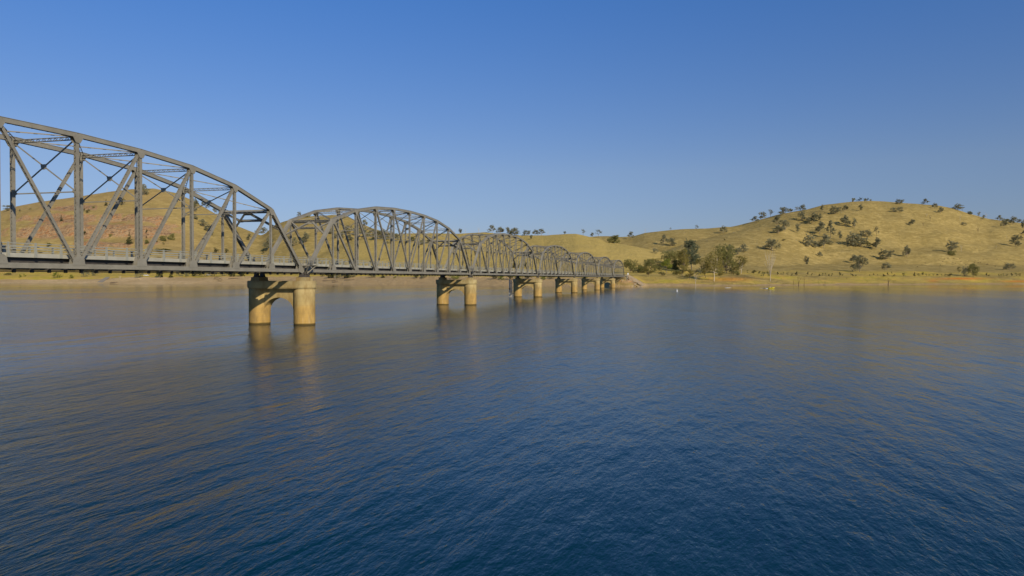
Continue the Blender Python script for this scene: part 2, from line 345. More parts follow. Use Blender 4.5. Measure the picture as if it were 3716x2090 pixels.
    bw = t.n('ShaderNodeTexWave'); bw.bands_direction = 'Z'; bw.inputs['Scale'].default_value = .55; bw.inputs['Distortion'].default_value = 3; bw.inputs['Detail'].default_value = 3; bw.inputs['Detail Scale'].default_value = .6; t.l(v, bw.inputs[0])
    cs = t.ramp(t.noise(t.coord('World', (1, 1, 5)), .12, 6, .7), [(.3, (.56, .39, .17)), (.5, (.70, .51, .26)), (.7, (.78, .60, .34))])
    cs = t.mix(t.math('MULTIPLY', t.math('SUBTRACT', 1, wt.outputs['Fac']), .6), cs, (.38, .265, .12))
    cs = t.mix(t.ramp(bw.outputs[1], [(.15, (.6, .6, .6)), (.4, (0, 0, 0))]), cs, (.30, .20, .09))
    c = t.mix(t.ramp(t.math('ADD', sep.outputs[0], t.math('MULTIPLY', t.math('SUBTRACT', a2, .5), .5)), [(.35, (0, 0, 0)), (.6, (1, 1, 1))]), c, cs)
    c = t.mix(at.outputs['Alpha'], c, (.62, .21, .04))
    t.bump(t.math('ADD', t.math('MULTIPLY', sep.outputs[2], rn2), t.math('MULTIPLY', t.noise(v, .12, 6, .7), .8)), 1.0, 4.0)
    me.materials.append(t.fin(c, .95, .05))
make_terrain()

def ground_at(x, y, near=None):
    """first visible ground point under image column x at or above row y (falls back to the skyline)"""
    D = np.arange(Dshore(x)-6, 2400, 3.0); X = np.full_like(D, x); z = theight(X, D)
    hy = YH(x); yy = hy-(z-CAM[2])*F/D
    hit = np.where(yy <= y)[0]
    i = hit[0] if len(hit) else int(np.argmin(yy))
    p = tworld(X[i:i+1], D[i:i+1])[0]
    return Vector((p[0], p[1], z[i])), D[i]
def onwater(x, y, z=0):
    r = ray(x, y); t = (z-CAM[2])/r[2]; p = CAM+t*r; return Vector(p), t*F

# ---------------------------------------------------------------- water
def make_water():
    V = [(-3000, -3000, 0), (4500, -3000, 0), (4500, 4500, 0), (-3000, 4500, 0)]
    o = mesh('water', V, [(0, 1, 2, 3)], None); tag(o, kind='structure')
    t = NT('lake_water')
    a = D2R(-14)
    w1 = t.noise(t.coord('World', (.045, .20, 1), (0, 0, D2R(6))), 1, 3, .5, .4)
    w2 = t.noise(t.coord('World', (.16, .55, 1), (0, 0, D2R(-20))), 1, 3, .55, .3)
    w3 = t.noise(t.coord('World', (.9, 2.6, 1), (0, 0, D2R(12))), 1, 4, .6, .3)
    w4 = t.noise(t.coord('World', (3.4, 7.5, 1), (0, 0, D2R(-28))), 1, 2, .6, .3)
    wp = t.ramp(t.noise(t.coord('World', (.006, .02, 1), (0, 0, D2R(10))), 1, 3, .5, .5), [(.38, (.45, .45, .45)), (.62, (1, 1, 1))])
    w5 = t.noise(t.coord('World', (.35, .9, 1), (0, 0, D2R(70))), 1, 3, .6, .3)
    h = t.math('ADD', t.math('MULTIPLY', w1, .20), t.math('MULTIPLY', w2, .10))
    hs = t.math('ADD', t.math('MULTIPLY', w5, .12), t.math('ADD', t.math('MULTIPLY', w3, .06), t.math('MULTIPLY', w4, .024)))
    w6 = t.noise(t.coord('World', (.06, .19, 1), (0, 0, D2R(80))), 1, 3, .5, .5)
    pos = t.n('ShaderNodeNewGeometry').outputs['Position']; vd = t.n('ShaderNodeVectorMath'); vd.operation = 'DOT_PRODUCT'; t.l(pos, vd.inputs[0]); vd.inputs[1].default_value = (c_, s_, 0)
    lee = t.n('ShaderNodeMapRange'); lee.inputs[1].default_value = 110; lee.inputs[2].default_value = 560; lee.inputs[3].default_value = 1; lee.inputs[4].default_value = .28     # sheltered, calmer water under the far shore
    t.l(t.math('ADD', vd.outputs['Value'], t.math('MULTIPLY', t.math('SUBTRACT', t.noise(t.coord('World', (.004, .02, 1), (0, 0, D2R(75))), 1, 3, .5), .5), 700)), lee.inputs[0])
    h = t.math('MULTIPLY', t.math('ADD', t.math('ADD', h, t.math('MULTIPLY', w6, .2)), t.math('MULTIPLY', hs, wp)), lee.outputs[0])
    t.bump(h, 1.0, 1.0)
    t.fin((.0, .023, .034), .2, .5); rr_ = t.n('ShaderNodeMapRange'); rr_.inputs[1].default_value = .28; rr_.inputs[2].default_value = 1; rr_.inputs[3].default_value = .03; rr_.inputs[4].default_value = .15; t.l(lee.outputs[0], rr_.inputs[0]); nr_ = t.n('ShaderNodeMapRange'); nr_.inputs[1].default_value = 10; nr_.inputs[2].default_value = 110; nr_.inputs[3].default_value = .55; nr_.inputs[4].default_value = 1; t.l(vd.outputs['Value'], nr_.inputs[0]); t.l(t.math('MULTIPLY', rr_.outputs[0], nr_.outputs[0]), t.b.inputs['Roughness']); t.b.inputs['IOR'].default_value = 1.333; t.b.inputs['Specular Tint'].default_value = (.76, .96, 1, 1)
    o.data.materials[0] = t.m
make_water()

# ---------------------------------------------------------------- bridge
PS = 82.0; GAP = 1.5; NP = 10; p_ = (PS-GAP)/NP
HB = 8.17579; HT = [0, 8.404, 10.650, 11.888, 12.408, 12.552, 12.408, 11.888, 10.650, 8.404, 0]
ZLOW = HB+7.15; ZSB = 8.93; ZKT = 9.30; V0, V1 = .62, W-.62
def node(i, top, v): return np.array([i*p_, v, HB+(HT[i] if top else 0)])
def build_span():
    root = empty('bridge_span', (0, 0, 0))
    ev = (0, 1, 0)
    for v in (0, W):
        m = MB(); pts = [node(i, 1, v) for i in range(1, 10)]
        for a, b in zip(pts, pts[1:]):
            d = vunit(b-a); m.laced(a-d*.04, b+d*.04, ev, .40, .38, close=0, faces=(1, -1))
            m.beam(a-d*.05, b+d*.05, ev, .50, .04, o2=0) if 0 else None
            up = np.array([0, 0, 1.]); up = vunit(up-d*np.dot(up, d))
            m.beam(a+up*.215, b+up*.215, ev, .47, .035)
        for i in range(1, 10):                                   # gusset plates under the chord joints
            a = node(i, 1, v)
            for k in (-.222, .222):
                m.prism([(a[0]-.62, a[2]-.17), (a[0]-.25, a[2]-.75), (a[0]+.25, a[2]-.75), (a[0]+.62, a[2]-.17), (a[0]+.3, a[2]+.12), (a[0]-.3, a[2]+.12)], v+k-.012, v+k+.012)
        m.build('top_chord', STEEL, root)
        m = MB()
        m.laced((-.1, v, HB), (NP*p_+.1, v, HB), ev, .40, .40, pitch=.5)
        for sgn in (-1, 1): m.box(-.05, NP*p_+.05, v-.26, v+.26, HB+sgn*.215-.012, HB+sgn*.215+.012) if sgn < 0 else None
        for i in range(1, 10):
            x = i*p_
            for k in (-.213, .213):
                m.prism([(x-.75, HB+.12), (x+.75, HB+.12), (x+.62, HB+.75), (x+.3, HB+.95), (x-.3, HB+.95), (x-.62, HB+.75)], v+k-.012, v+k+.012)
        for i in (0, 10):
            x = i*p_; g = 1 if i == 0 else -1
            for k in (-.24, .24):
                m.prism([(x-.3*g, HB-.42), (x+.25*g, HB-.42), (x+1.05*g, HB-.18), (x+1.3*g, HB+.22), (x+.95*g, HB+.95), (x+.45*g, HB+1.05), (x-.3*g, HB+.25)], v+k-.012, v+k+.012)
        m.build('bottom_chord', STEEL, root)
        for i, j in ((0, 1), (10, 9)):
            a, b = node(i, 0, v), node(j, 1, v); m = MB(); d = vunit(b-a)
            up = np.array([0, 0, 1.]); up = vunit(up-d*np.dot(up, d)); e2 = np.cross(d, np.array([0, 1., 0])); cl = 1 if np.dot(e2, up) > 0 else -1
            m.laced(a, b, ev, .48, .42, pitch=.42, close=cl, lip=.1); m.build('end_post', STEEL, root)
        for i in range(1, 10):
            m = MB()
            if i in (1, 9): m.laced(node(i, 0, v)+[0, 0, .15], node(i, 1, v)-[0, 0, .2], ev, .26, .26, pitch=.3, lip=.06)
            else: m.laced(node(i, 0, v)+[0, 0, .15], node(i, 1, v)-[0, 0, .15], ev, .29, .32, pitch=.3, lip=.045)
            m.build('vertical_post', STEEL, root)
        for i, j in ((1, 2), (2, 3), (3, 4), (4, 5), (6, 5), (7, 6), (8, 7), (9, 8)):
            a, b = node(j, 0, v), node(i, 1, v); m = MB()
            m.laced(a+vunit(b-a)*.3, b-vunit(b-a)*.25, ev, .27, .29 if i not in (4, 6) else .24, pitch=.28, lip=.045); m.build('diagonal_brace', STEEL, root)
    for i in range(2, 9):                                        # sway frames
        x = i*p_; zt = HB+HT[i]-.28; m = MB()
        m.laced((x, .2, zt), (x, W-.2, zt), (0, 0, 1), .34, .22, pitch=.34, lip=.05, plate=.02)
        m.build('top_strut', STEEL, root)
        m = MB()
        m.beam((x, .15, ZLOW), (x, W-.15, ZLOW), (0, 0, 1), .11, .11)
        c = np.array([x, W/2, (zt+ZLOW)/2-.05])
        for a, b in (((x, .2, zt-.15), (x, W-.2, ZLOW+.1)), ((x+.02, W-.2, zt-.15), (x+.02, .2, ZLOW+.1))): m.beam(a, b, (1, 0, 0), .10, .10)
        for vv, z, k in ((.15, ZLOW, 1), (W-.15, ZLOW, -1)): m.prismx([(vv, z-.25), (vv+.45*k, z), (vv, z+.5)], x-.015, x+.015)
        for vv, k in ((.15, 1), (W-.15, -1)): m.prismx([(vv, zt+.2), (vv+.6*k, zt+.15), (vv, zt-.7)], x-.015, x+.015)
        zc = c[2]; m.prismx([(W/2-.38, zc+.26), (W/2+.38, zc+.26), (W/2+.3, zc-.14), (W/2+.12, zc-.26), (W/2-.12, zc-.26), (W/2-.3, zc-.14)], x-.06, x-.03)
        m.build('sway_frame', DARKSTEEL if 0 else STEEL, root)
    for j, i, g in ((1, 0, 1), (9, 10, -1)):                      # portals in the plane of the end posts
        a, b = node(j, 1, 0), node(i, 0, 0); d = vunit(b-a)
        P = lambda v, s: np.array([a[0], v, a[2]]) + d*s + np.array([0, 0, -.22])
        n = np.cross(d, (0, 1, 0)); k = 1/abs(d[2]); m = MB()
        m.laced(P(.2, 0), P(W-.2, 0), d, .40, .30, pitch=.36, lip=.06)
        A, B = P(W*.27, 1.15*k), P(W*.73, 1.15*k); c = P(W/2, .2)
        m.laced(A, B, d, .28, .2, pitch=.5, lip=.07)
        m.laced(c-[0, .25, 0], P(.2, 2.35*k), n, .26, .2, pitch=.32, lip=.05); m.laced(c+[0, .25, 0], P(W-.2, 2.35*k), n, .26, .2, pitch=.32, lip=.05)
        m.laced(P(.25, .1), A, n, .24, .16, pitch=.32, lip=.05); m.laced(P(W-.25, .1), B, n, .24, .16, pitch=.32, lip=.05)
        for q, w in ((P(W/2, .35), .65), (A, .42), (B, .42)):
            m.beam(q-[0, w, 0], q+[0, w, 0], d, .55, .03)
        m.build('portal_frame', STEEL, root)
    for i in range(1, 9):                                        # top lateral bracing with batten plates
        m = MB(); c0, c1 = node(i, 1, .2), node(i+1, 1, W-.2); c2, c3 = node(i, 1, W-.2), node(i+1, 1, .2)
        for a, b, dz in ((c0, c1, -.05), (c2, c3, -.13)):
            d = vunit(b-a); L = np.linalg.norm(b-a); pz = np.array([0, 0, dz]); up = vunit(np.array([0, 0, 1.])-d*d[2]); sd = np.cross(d, up)
            for k in (-.13, .13): m.beam(a+pz+sd*k, b+pz+sd*k, up, .07, .05)
            q = 1.0
            while q < L-.6: m.beam(a+pz+d*(q-.16)-up*.03, a+pz+d*(q+.16)-up*.03, up, .02, .34); q += 1.35
        m.build('lateral_brace', STEEL, root)
    for i in range(0, 11):                                       # floor beams with knee plates
        x = i*p_; m = MB()
        x += .25 if i == 0 else (-.25 if i == 10 else 0)
        m.box(x-.02, x+.02, .25, W-.25, HB-.10, ZSB-.02); m.box(x-.16, x+.16, .25, W-.25, HB-.16, HB-.12); m.box(x-.16, x+.16, .25, W-.25, ZSB-.05, ZSB-.022)
        if 0 < i < 10:
            for v, k in ((.2, 1), (W-.2, -1)):
                m.prism([(x-.75, HB+.21), (x-.33, HB+.98), (x-.3, HB+.98), (x-.3, HB+.21)], v+.06*k-.015, v+.06*k+.015)
                m.prismx([(v, HB+.2), (v, ZKT+.25), (v+.12*k, ZKT+.25), (v+.5*k, ZSB-.05), (v+.5*k, HB+.2)], x-.215, x-.18)
        m.build('floor_beam', SLAB if 0 else STEEL, root)
    m = MB()
    for v in (1.1, 2.4, 3.85, 5.3, 6.6): m.box(.3, NP*p_-.3, v-.1, v+.1, ZSB-.5, ZSB-.055)
    m.build('stringers', DARKSTEEL, root)
    m = MB()
    for i in range(10):
        a0, b0 = i*p_, (i+1)*p_
        m.beam((a0, .25, HB-.26), (b0, W-.25, HB-.26), (0, 0, 1), .06, .1); m.beam((a0, W-.25, HB-.34), (b0, .25, HB-.34), (0, 0, 1), .06, .1)
    m.build('bottom_lateral_bracing', DARKSTEEL, root)
    m = MB(); m.tube([(-.6, 1., HB-.5), (NP*p_+.6, 1., HB-.5)], [.045, .045], 8)
    q = .5
    while q < NP*p_: m.box(q-.13, q+.13, .9, 1.1, HB-.62, HB-.2); q += 1.79
    m.build('service_pipe', DARKSTEEL, root)
    m = MB(); x0, x1 = -GAP/2+.02, NP*p_+GAP/2-.02
    m.box(x0, x1, V0, V1, ZSB, ZSB+.2); o = m.build('deck_slab', SLAB, root)
    m = MB(); m.box(x0, x1, V0+.35, V1-.35, ZSB+.204, ZSB+.22); m.build('road_surface', ASPH, root)
    for v0, v1 in ((V0-.02, V0+.33), (V1-.33, V1+.02)):
        m = MB(); m.box(x0, x1, v0, v1, ZSB-.02, ZKT) if 0 else m.prismx([(v0, ZSB-.03), (v1, ZSB-.03) if 0 else (v0+.001, ZSB-.03), (v0+.002, ZKT), (v1, ZKT), (v1, ZSB+.203), (v0+.03, ZSB+.203)], x0, x1) if 0 else m.box(x0, x1, v0-.03, v0+.30, ZSB-.02, ZKT)
        m.build('kerb', SLAB, root)
    postmb = MB()
    postmb.quadbox([(-.11, -.10, 0), (.11, -.10, 0), (.11, .10, 0), (-.11, .10, 0), (-.065, -.07, 1.33), (.065, -.07, 1.33), (.065, .05, 1.33), (-.065, .05, 1.33)])
    post0 = None
    for v, k in ((V0-.13, 1), (V1+.13, -1)):
        m = MB()
        for z in (.36, .62, .86): m.box(x0+.05, x1-.05, v+.09*k-.03, v+.09*k+.03, ZKT+z-.035, ZKT+z+.035)
        r = m.build('railing', RAILP, root)
        for n in range(30):
            x = p_/6 + n*p_/3
            if post0 is None: post0 = postmb.build('railing_post', RAILP, r); q = post0
            else: q = post0.copy(); COL.objects.link(q); q.parent = r
            q.location = (x, v+.0, ZSB-.02); 
            if k < 0: q.rotation_euler = (0, 0, math.pi)
    return root
NTH = ['first', 'second', 'third', 'fourth', 'fifth', 'sixth', 'seventh']
SL = ['nearest grey steel truss span, cut off by the left edge of the photo', 'second grey arched truss span, between the first and second visible piers', 'third truss span, between the second and third visible piers', 'fourth truss span counting from the camera, mid distance', 'fifth truss span from the camera, its far end on the fifth pier', 'sixth truss span, last but one before the far shore', 'farthest and smallest looking truss span, ending at the shore abutment']
span0 = build_span(); span0.location = (GAP/2, 0, 0)
for k in range(7):
    s = span0 if k == 0 else copy_tree(span0)
    s.location = (k*PS+GAP/2, 0, 0); tag(s, SL[k], 'bridge span', 'truss spans of the road bridge')

def build_pier():
    root = empty('bridge_pier'); R = 1.59
    for v in (0, W):
        m = MB(); n = 64; zs = [-3, 0, 1.5, 3, 4.5, 5.46]; base = len(m.V)
        for z in zs:
            for i in range(n): t = 2*math.pi*i/n; m.V.append((R*math.cos(t), v+R*math.sin(t), z))
        for a in range(len(zs)-1):
            for i in range(n): j = (i+1) % n; m.F.append((a*n+i, a*n+j, (a+1)*n+j, (a+1)*n+i))
        m.F.append(tuple((len(zs)-1)*n+i for i in range(n)))
        m.build('column', CONC, root, True)
    m = MB(); T = .85; y0, y1 = R*.80, W-R*.80; half = W/2-1.36; cy = W/2; zsp, zcr = 2.1, 4.12
    arc = [(cy-half*math.cos(t), zsp+(zcr-zsp)*math.sin(t)) for t in np.linspace(0, math.pi, 25)]
    for (ya, za), (yb, zb) in zip(arc, arc[1:]):                 # arched web between the columns
        m.quadbox([(-T, ya, za), (T, ya, za), (T, yb, zb), (-T, yb, zb), (-T, ya, 5.45), (T, ya, 5.45), (T, yb, 5.45), (-T, yb, 5.45)])
    m.box(-T, T, .9, arc[0][0], 1.5, 5.45); m.box(-T, T, arc[-1][0], W-.9, 1.5, 5.45)
    m.build('arched_web', CONC, root)
    def stadium(r, z0, z1, mm, hw=None):
        hw = hw or r; pts = []
        for i in range(25): t = math.pi+math.pi*i/24; pts.append((r*math.cos(t), r*math.sin(t)))
        for i in range(25): t = math.pi*i/24; pts.append((r*math.cos(t), W+r*math.sin(t)))
        b = len(mm.V); n = len(pts)
        for z in (z0, z1):
            for x, y in pts: mm.V.append((x, y, z))
        for i in range(n): j = (i+1) % n; mm.F.append((b+i, b+j, b+n+j, b+n+i))
        mm.F.append(tuple(b+i for i in range(n))[::-1]); mm.F.append(tuple(b+n+i for i in range(n)))
    m = MB(); stadium(R+.09, 5.46, 5.60, m); stadium(R+.20, 5.603, 6.58, m); stadium(R+.12, 6.583, 6.65, m); m.build('pier_cap', CONC, root)
    for v in (0, W):
        m = MB(); m.box(-1.15, 1.15, v-.72, v+.72, 6.653, 7.20); m.box(-1.2, 1.2, v-.77, v+.77, 6.652, 6.74); m.build('pedestal', CONC, root)
        for u in (-GAP/2, GAP/2):
            m = MB(); m.box(u-.42, u+.42, v-.4, v+.4, 7.202, 7.28); m.prism([(u-.36, 7.28), (u+.36, 7.28), (u+.13, 7.83), (u-.13, 7.83)], v-.3, v+.3)
            m.cyl((u, v), .1, 7.8, 7.9) ; m.beam((u, v-.42, 7.86), (u, v+.42, 7.86), (1, 0, 0), .16, .16); m.build('bearing', DARKSTEEL, root)
    return root
PL = ['concrete pier just outside the left edge of the photo', 'nearest visible concrete pier, two tan columns joined by an arch, large in the middle left', 'second visible tan pier from the camera, standing alone in open water', 'third visible pier, the one with the depth gauge against its far column', 'fourth visible pier with its arch opening over the water', 'fifth visible pier, brown bank behind its arch', 'last pier in the water, its arch opening dark from the abutment behind']
pier0 = build_pier(); pier0.location = (PS, 0, 0)
for k in range(1, 7):
    o = pier0 if k == 1 else copy_tree(pier0)
    o.location = (k*PS, 0, 0); tag(o, PL[k], 'bridge pier', 'concrete piers of the road bridge')

def build_platform():
    root = empty('maintenance_platform'); m = MB(); m.box(-1.05, 1.05, -1.5, -.35, ZSB+.05, ZSB+.11)
    for x in (-1.0, 0, 1.0): m.box(x-.05, x+.05, -1.5, .5, ZSB-.06, ZSB+.047)
    m.build('floor', STEEL, root); m = MB()
    pts = [(-1., -.4), (-1., -1.45), (0, -1.45), (1., -1.45), (1., -.4)]
    for x, y in pts: m.beam((x, y, ZSB+.11), (x, y, ZSB+1.4), (1, 0, 0), .07, .07)
    for z in (.45, .8, 1.1, 1.38):
        for (xa, ya), (xb, yb) in zip(pts, pts[1:]): m.beam((xa, ya, ZSB+z), (xb, yb, ZSB+z), (0, 0, 1), .05, .05)
    m.build('guard_rail', STEEL, root)
    for g in (-1, 1):
        m = MB(); m.beam((g*1., -1.4, ZSB-.02), (g*.3, -.3, 7.75), (1, 0, 0), .12, .12); m.build('strut', STEEL, root)
    return root
pf = build_platform()
for k in range(1, 7):
    o = pf if k == 1 else copy_tree(pf); o.location = (k*PS, 0, 0)
    tag(o, 'railed steel platform on the truss side above the %s' % ['', 'nearest visible pier', 'second visible pier', 'third visible pier', 'fourth visible pier', 'fifth visible pier', 'last pier in the water'][k], 'platform', 'railed platforms above the piers')

# depth gauge beside the third visible pier
g = empty('depth_gauge', (3*PS, W+2.7, 0)); WH = simple('shade_toned_gauge_white', (.45, .43, .38), (.55, .53, .48), .8, .6)  # gauge white lowered in the colour itself to stand in for partial shade
m = MB(); m.box(-.2, .2, .1, .62, -2, 6.6); m.build('gauge_board', WH, g)
m = MB(); m.box(-.12, .12, -.45, -.2, -2, 6.2); m.build('post', WH, g)
m = MB(); m.box(-.1, .1, -.2, .1, 2., 2.15); m.box(-.1, .1, -.2, .1, 5., 5.15); m.box(-.1, .1, -1.2, -.45, 5.2, 5.35); m.box(-.1, .1, -1.2, -.45, 1.2, 1.35); m.build('bracket', DARKSTEEL, g)
m = MB(); m.box(-.205, .205, .15, .57, 2.6, 3.25); m.box(-.205, .205, .15, .57, .3, .42); m.build('scale_mark', DARKSTEEL, g)
tag(g, 'tall white and dark water depth gauge against the far side of the third pier', 'depth gauge')

# abutment on the far shore
ab = empty('bridge_abutment', (U0, 0, 0))
m = MB(); m.box(-.6, .9, -1.6, -.2, -1, 8.0); m.box(-.75, 1.0, -1.75, -.05, 6.2, 6.8); m.build('pilaster', CONC, ab)
m = MB(); m.box(-.6, .9, W+.2, W+1.6, -1, 8.0); m.build('pilaster', CONC, ab)
m = MB(); cy = W/2; hw = W/2+.2; arc = [(cy-hw*math.cos(t), 3.3+1.9*math.sin(t)) for t in np.linspace(0, math.pi, 21)]
for (ya, za), (yb, zb) in zip(arc, arc[1:]): m.quadbox([(-.5, ya, za), (.5, ya, za), (.5, yb, zb), (-.5, yb, zb), (-.5, ya, 6.6), (.5, ya, 6.6), (.5, yb, 6.6), (-.5, yb, 6.6)])
m.build('arched_wall', CONC, ab)
m = MB(); m.box(-1.2, 2.2, -1.3, W+1.3, 6.603, 7.2); m.build('bearing_shelf', CONC, ab)
m = MB(); m.box(2.2, 3.0, -2.2, W+2.2, 1., 9.1); m.box(.2, 3.0, -2.2, -1.7, 1.6, 9.1); m.build('back_wall', CONC, ab)
tag(ab, 'concrete abutment with a low arch where the bridge meets the far shore', 'abutment')
m = MB(); m.box(U0+.4, U0+190, .7, W-.7, 9.18, 9.24); tag(m.build('approach_road', ASPH), kind='structure')
gr = empty('guard_rail', (U0+3, -.3, 9.0)); m = MB(); m.box(0, 34, -.06, .06, .45, .78); m.build('rail', RAILP, gr)
for i in range(12): m = MB(); m.box(i*3-.06, i*3+.06, .06, .18, -1.2, .75); m.build('post', RAILP, gr)
tag(gr, 'pale guard rail along the road just past the end of the bridge', 'guard rail')
WHT = simple('white_paint', (.75, .75, .72), (.82, .82, .8), 1, .5)
sg = empty('road_sign', (U0+6, -2.4, 8.2)); m = MB(); m.box(-.05, .05, -.05, .05, -1, 2.6); m.build('post', STEEL, sg)
m = MB(); m.prismx([(.65*math.cos(t), 2.3+.8*math.sin(t)) for t in np.linspace(0, 2*math.pi, 9)[:-1]], -.09, -.052); m.build('sign_face', WHT, sg)
tag(sg, 'small bright white sign beside the road at the far end of the bridge', 'road sign')
sg = empty('marker_post', (U0-.2, -2.2, 6)); m = MB(); m.box(-.22, .22, -.22, .22, -.5, 3.6); m.prismx([(-.22, 3.6), (.22, 3.6), (0, 3.9)], -.2, .2); m.build('shaft', SLAB, sg)
tag(sg, 'pale concrete end post beside the abutment at the bridge end', 'post')

# ---------------------------------------------------------------- trees
def limb(m, a, b, r0, r1, seg=4, wob=.08, rg=None):
    a = np.asarray(a, float); b = np.asarray(b, float); L = np.linalg.norm(b-a); pts = [a]; rr = [r0]
    for i in range(1, seg+1):
        t = i/seg; q = a+(b-a)*t; q[2] += -L*.10*math.sin(math.pi*t)*(-1)
        if i < seg: q = q+np.array([rg.gauss(0, wob*L) for _ in range(3)])*.5
        pts.append(q); rr.append(r0+(r1-r0)*t)
    m.tube(pts, rr, 6); return pts
def tree_proto(seed, H, Wd, leafmat, bark, n_lobes=8, leaf=.55, nleaf=700, trunk=.28, flat=.8, droop=0, rt=None, bushy=False, cone=False):
    """H, Wd in metres; trunk = fraction of height that is clear; returns (trunk mesh, crown mesh)"""
    rg = random.Random(seed); m = MB(); rt = rt or H*.017
    lobes = []
    if cone:
        for i in range(n_lobes):
            t = i/(n_lobes-1); z = H*(trunk+(1-trunk)*t*.95); w = Wd*.5*(1-t)**.8
            lobes.append((rg.uniform(-.15, .15)*w, rg.uniform(-.15, .15)*w, z, max(w, .2), H*(1-trunk)/n_lobes*.9))
    else:
        for i in range(n_lobes):
            ang = 2*math.pi*(i+rg.random()*.7)/n_lobes*1.618*2; rr = Wd*.5*(.25+.55*math.sqrt(rg.random()))
            if i == 0: rr = 0
            z = H*(trunk + (1-trunk)*(.05+.85*((i*.618) % 1.)*(1-.25*(rr/(Wd*.5))**2)))
            if i == 0: z = H*.95
            sr_ = Wd*rg.uniform(.19, .29); sh_ = max(sr_*flat*1.1, H*(1-trunk)*.2)
            z = max(min(z, H-sh_), H*trunk*.7+sh_*.6)
            lobes.append((rr*math.cos(ang), rr*math.sin(ang), z, sr_, sh_))
    th = H*trunk; base = [np.array([0, 0, -H*.05]), np.array([0, 0, 0.]), np.array([rg.gauss(0, H*.01), rg.gauss(0, H*.01), th*.5]), np.array([rg.gauss(0, H*.02), rg.gauss(0, H*.02), th])]
    m.tube(base, [rt*1.5, rt*1.25, rt, rt*.85], 7)
    if cone: m.tube([base[-1], (0, 0, H*.9)], [rt*.8, rt*.2], 5)
    else:
        for (x, y, z, r, h) in lobes:
            e = np.array([x*.75, y*.75, z-h*.3]); mid = base[-1]+(e-base[-1])*.45+np.array([x*.12, y*.12, -H*.02])
            limb(m, base[-1], mid, rt*.6, rt*.42, 2, .06, rg); pts = limb(m, mid, e, rt*.42, rt*.12, 3, .08, rg)
            for k in range(3):
                d = np.array([rg.gauss(0, 1), rg.gauss(0, 1), abs(rg.gauss(0, .8))]); d = vunit(d)*r*.8; limb(m, pts[1+k % 2], e+d, rt*.16, rt*.05, 2, .08, rg)
    tm = bpy.data.meshes.new('trunk'); tm.from_pydata([tuple(v) for v in m.V], [], m.F); tm.materials.append(bark)
    tm.polygons.foreach_set('use_smooth', [True]*len(tm.polygons))
    # leaves: clusters of small faces on sub-clumps inside each lobe
    nr = np.random.RandomState(seed); V = []; vol = np.array([l[3]**2*l[4] for l in lobes]); vol = vol/vol.sum()
    C = []
    for L, w in zip(lobes, vol):
        nc = max(5, int(w*nleaf/9.5))
        d = nr.normal(size=(nc, 3)); d /= np.linalg.norm(d, axis=1)[:, None]; rad = nr.uniform(.45, 1.0, nc)[:, None]
        cc = np.array(L[:3]) + d*rad*np.array([L[3], L[3], L[4]])
        for q in cc:
            k = nr.randint(12, 26); o = nr.normal(size=(k, 3))*leaf*np.array([.85, .85, .5])*(1.1); C.append(q+o)
    C = np.concatenate(C); N = len(C)
    a = nr.normal(size=(N, 3)); a /= np.linalg.norm(a, axis=1)[:, None]; b = np.cross(a, nr.normal(size=(N, 3))); b /= np.linalg.norm(b, axis=1)[:, None]
    s1 = (leaf*nr.uniform(.35, .8, N))[:, None]
    C[:, 2] = np.maximum(C[:, 2], H*.03)
    V = np.stack([C-a*s1, C+b*s1*.7, C+a*s1, C-b*s1*.7], 1).reshape(-1, 3)
    cm = bpy.data.meshes.new('crown'); cm.from_pydata([tuple(v) for v in V], [], [(4*i, 4*i+1, 4*i+2, 4*i+3) for i in range(N)]); cm.materials.append(leafmat)
    return (tm, cm, H, Wd)
def dead_proto(seed, H, Wd, bark, n=9, rt=None, trunk=.3, fine=3, darkbase=False):
    rg = random.Random(seed); m = MB(); rt = rt or H*.02; th = H*trunk
    top = np.array([rg.gauss(0, H*.02), rg.gauss(0, H*.02), th]); m.tube([(0, 0, -H*.06), (0, 0, 0), (top[0]*.5, top[1]*.5, th*.5), top], [rt*1.4, rt*1.2, rt, rt*.85], 7)
    for i in range(n):
        a = 2*math.pi*(i+rg.random())/n; r = Wd*.5*rg.uniform(.35, 1); z = H*rg.uniform(.62, 1.0)
        st = top*rg.uniform(.5, 1); e = np.array([r*math.cos(a), r*math.sin(a), z]); pts = limb(m, st, e, rt*rg.uniform(.35, .6), rt*.06, 5, .04, rg)
        for k in range(fine):
            q = pts[rg.choice([2, 3, 4])]; d = (e-st)*rg.uniform(.2, .4)+np.array([rg.gauss(0, Wd*.1), rg.gauss(0, Wd*.1), abs(rg.gauss(0, H*.05))]); limb(m, q, q+d, rt*.14, rt*.04, 3, .06, rg)
    tm = bpy.data.meshes.new('trunk'); tm.from_pydata([tuple(v) for v in m.V], [], m.F); tm.materials.append(bark)
    return (tm, None, H, Wd)
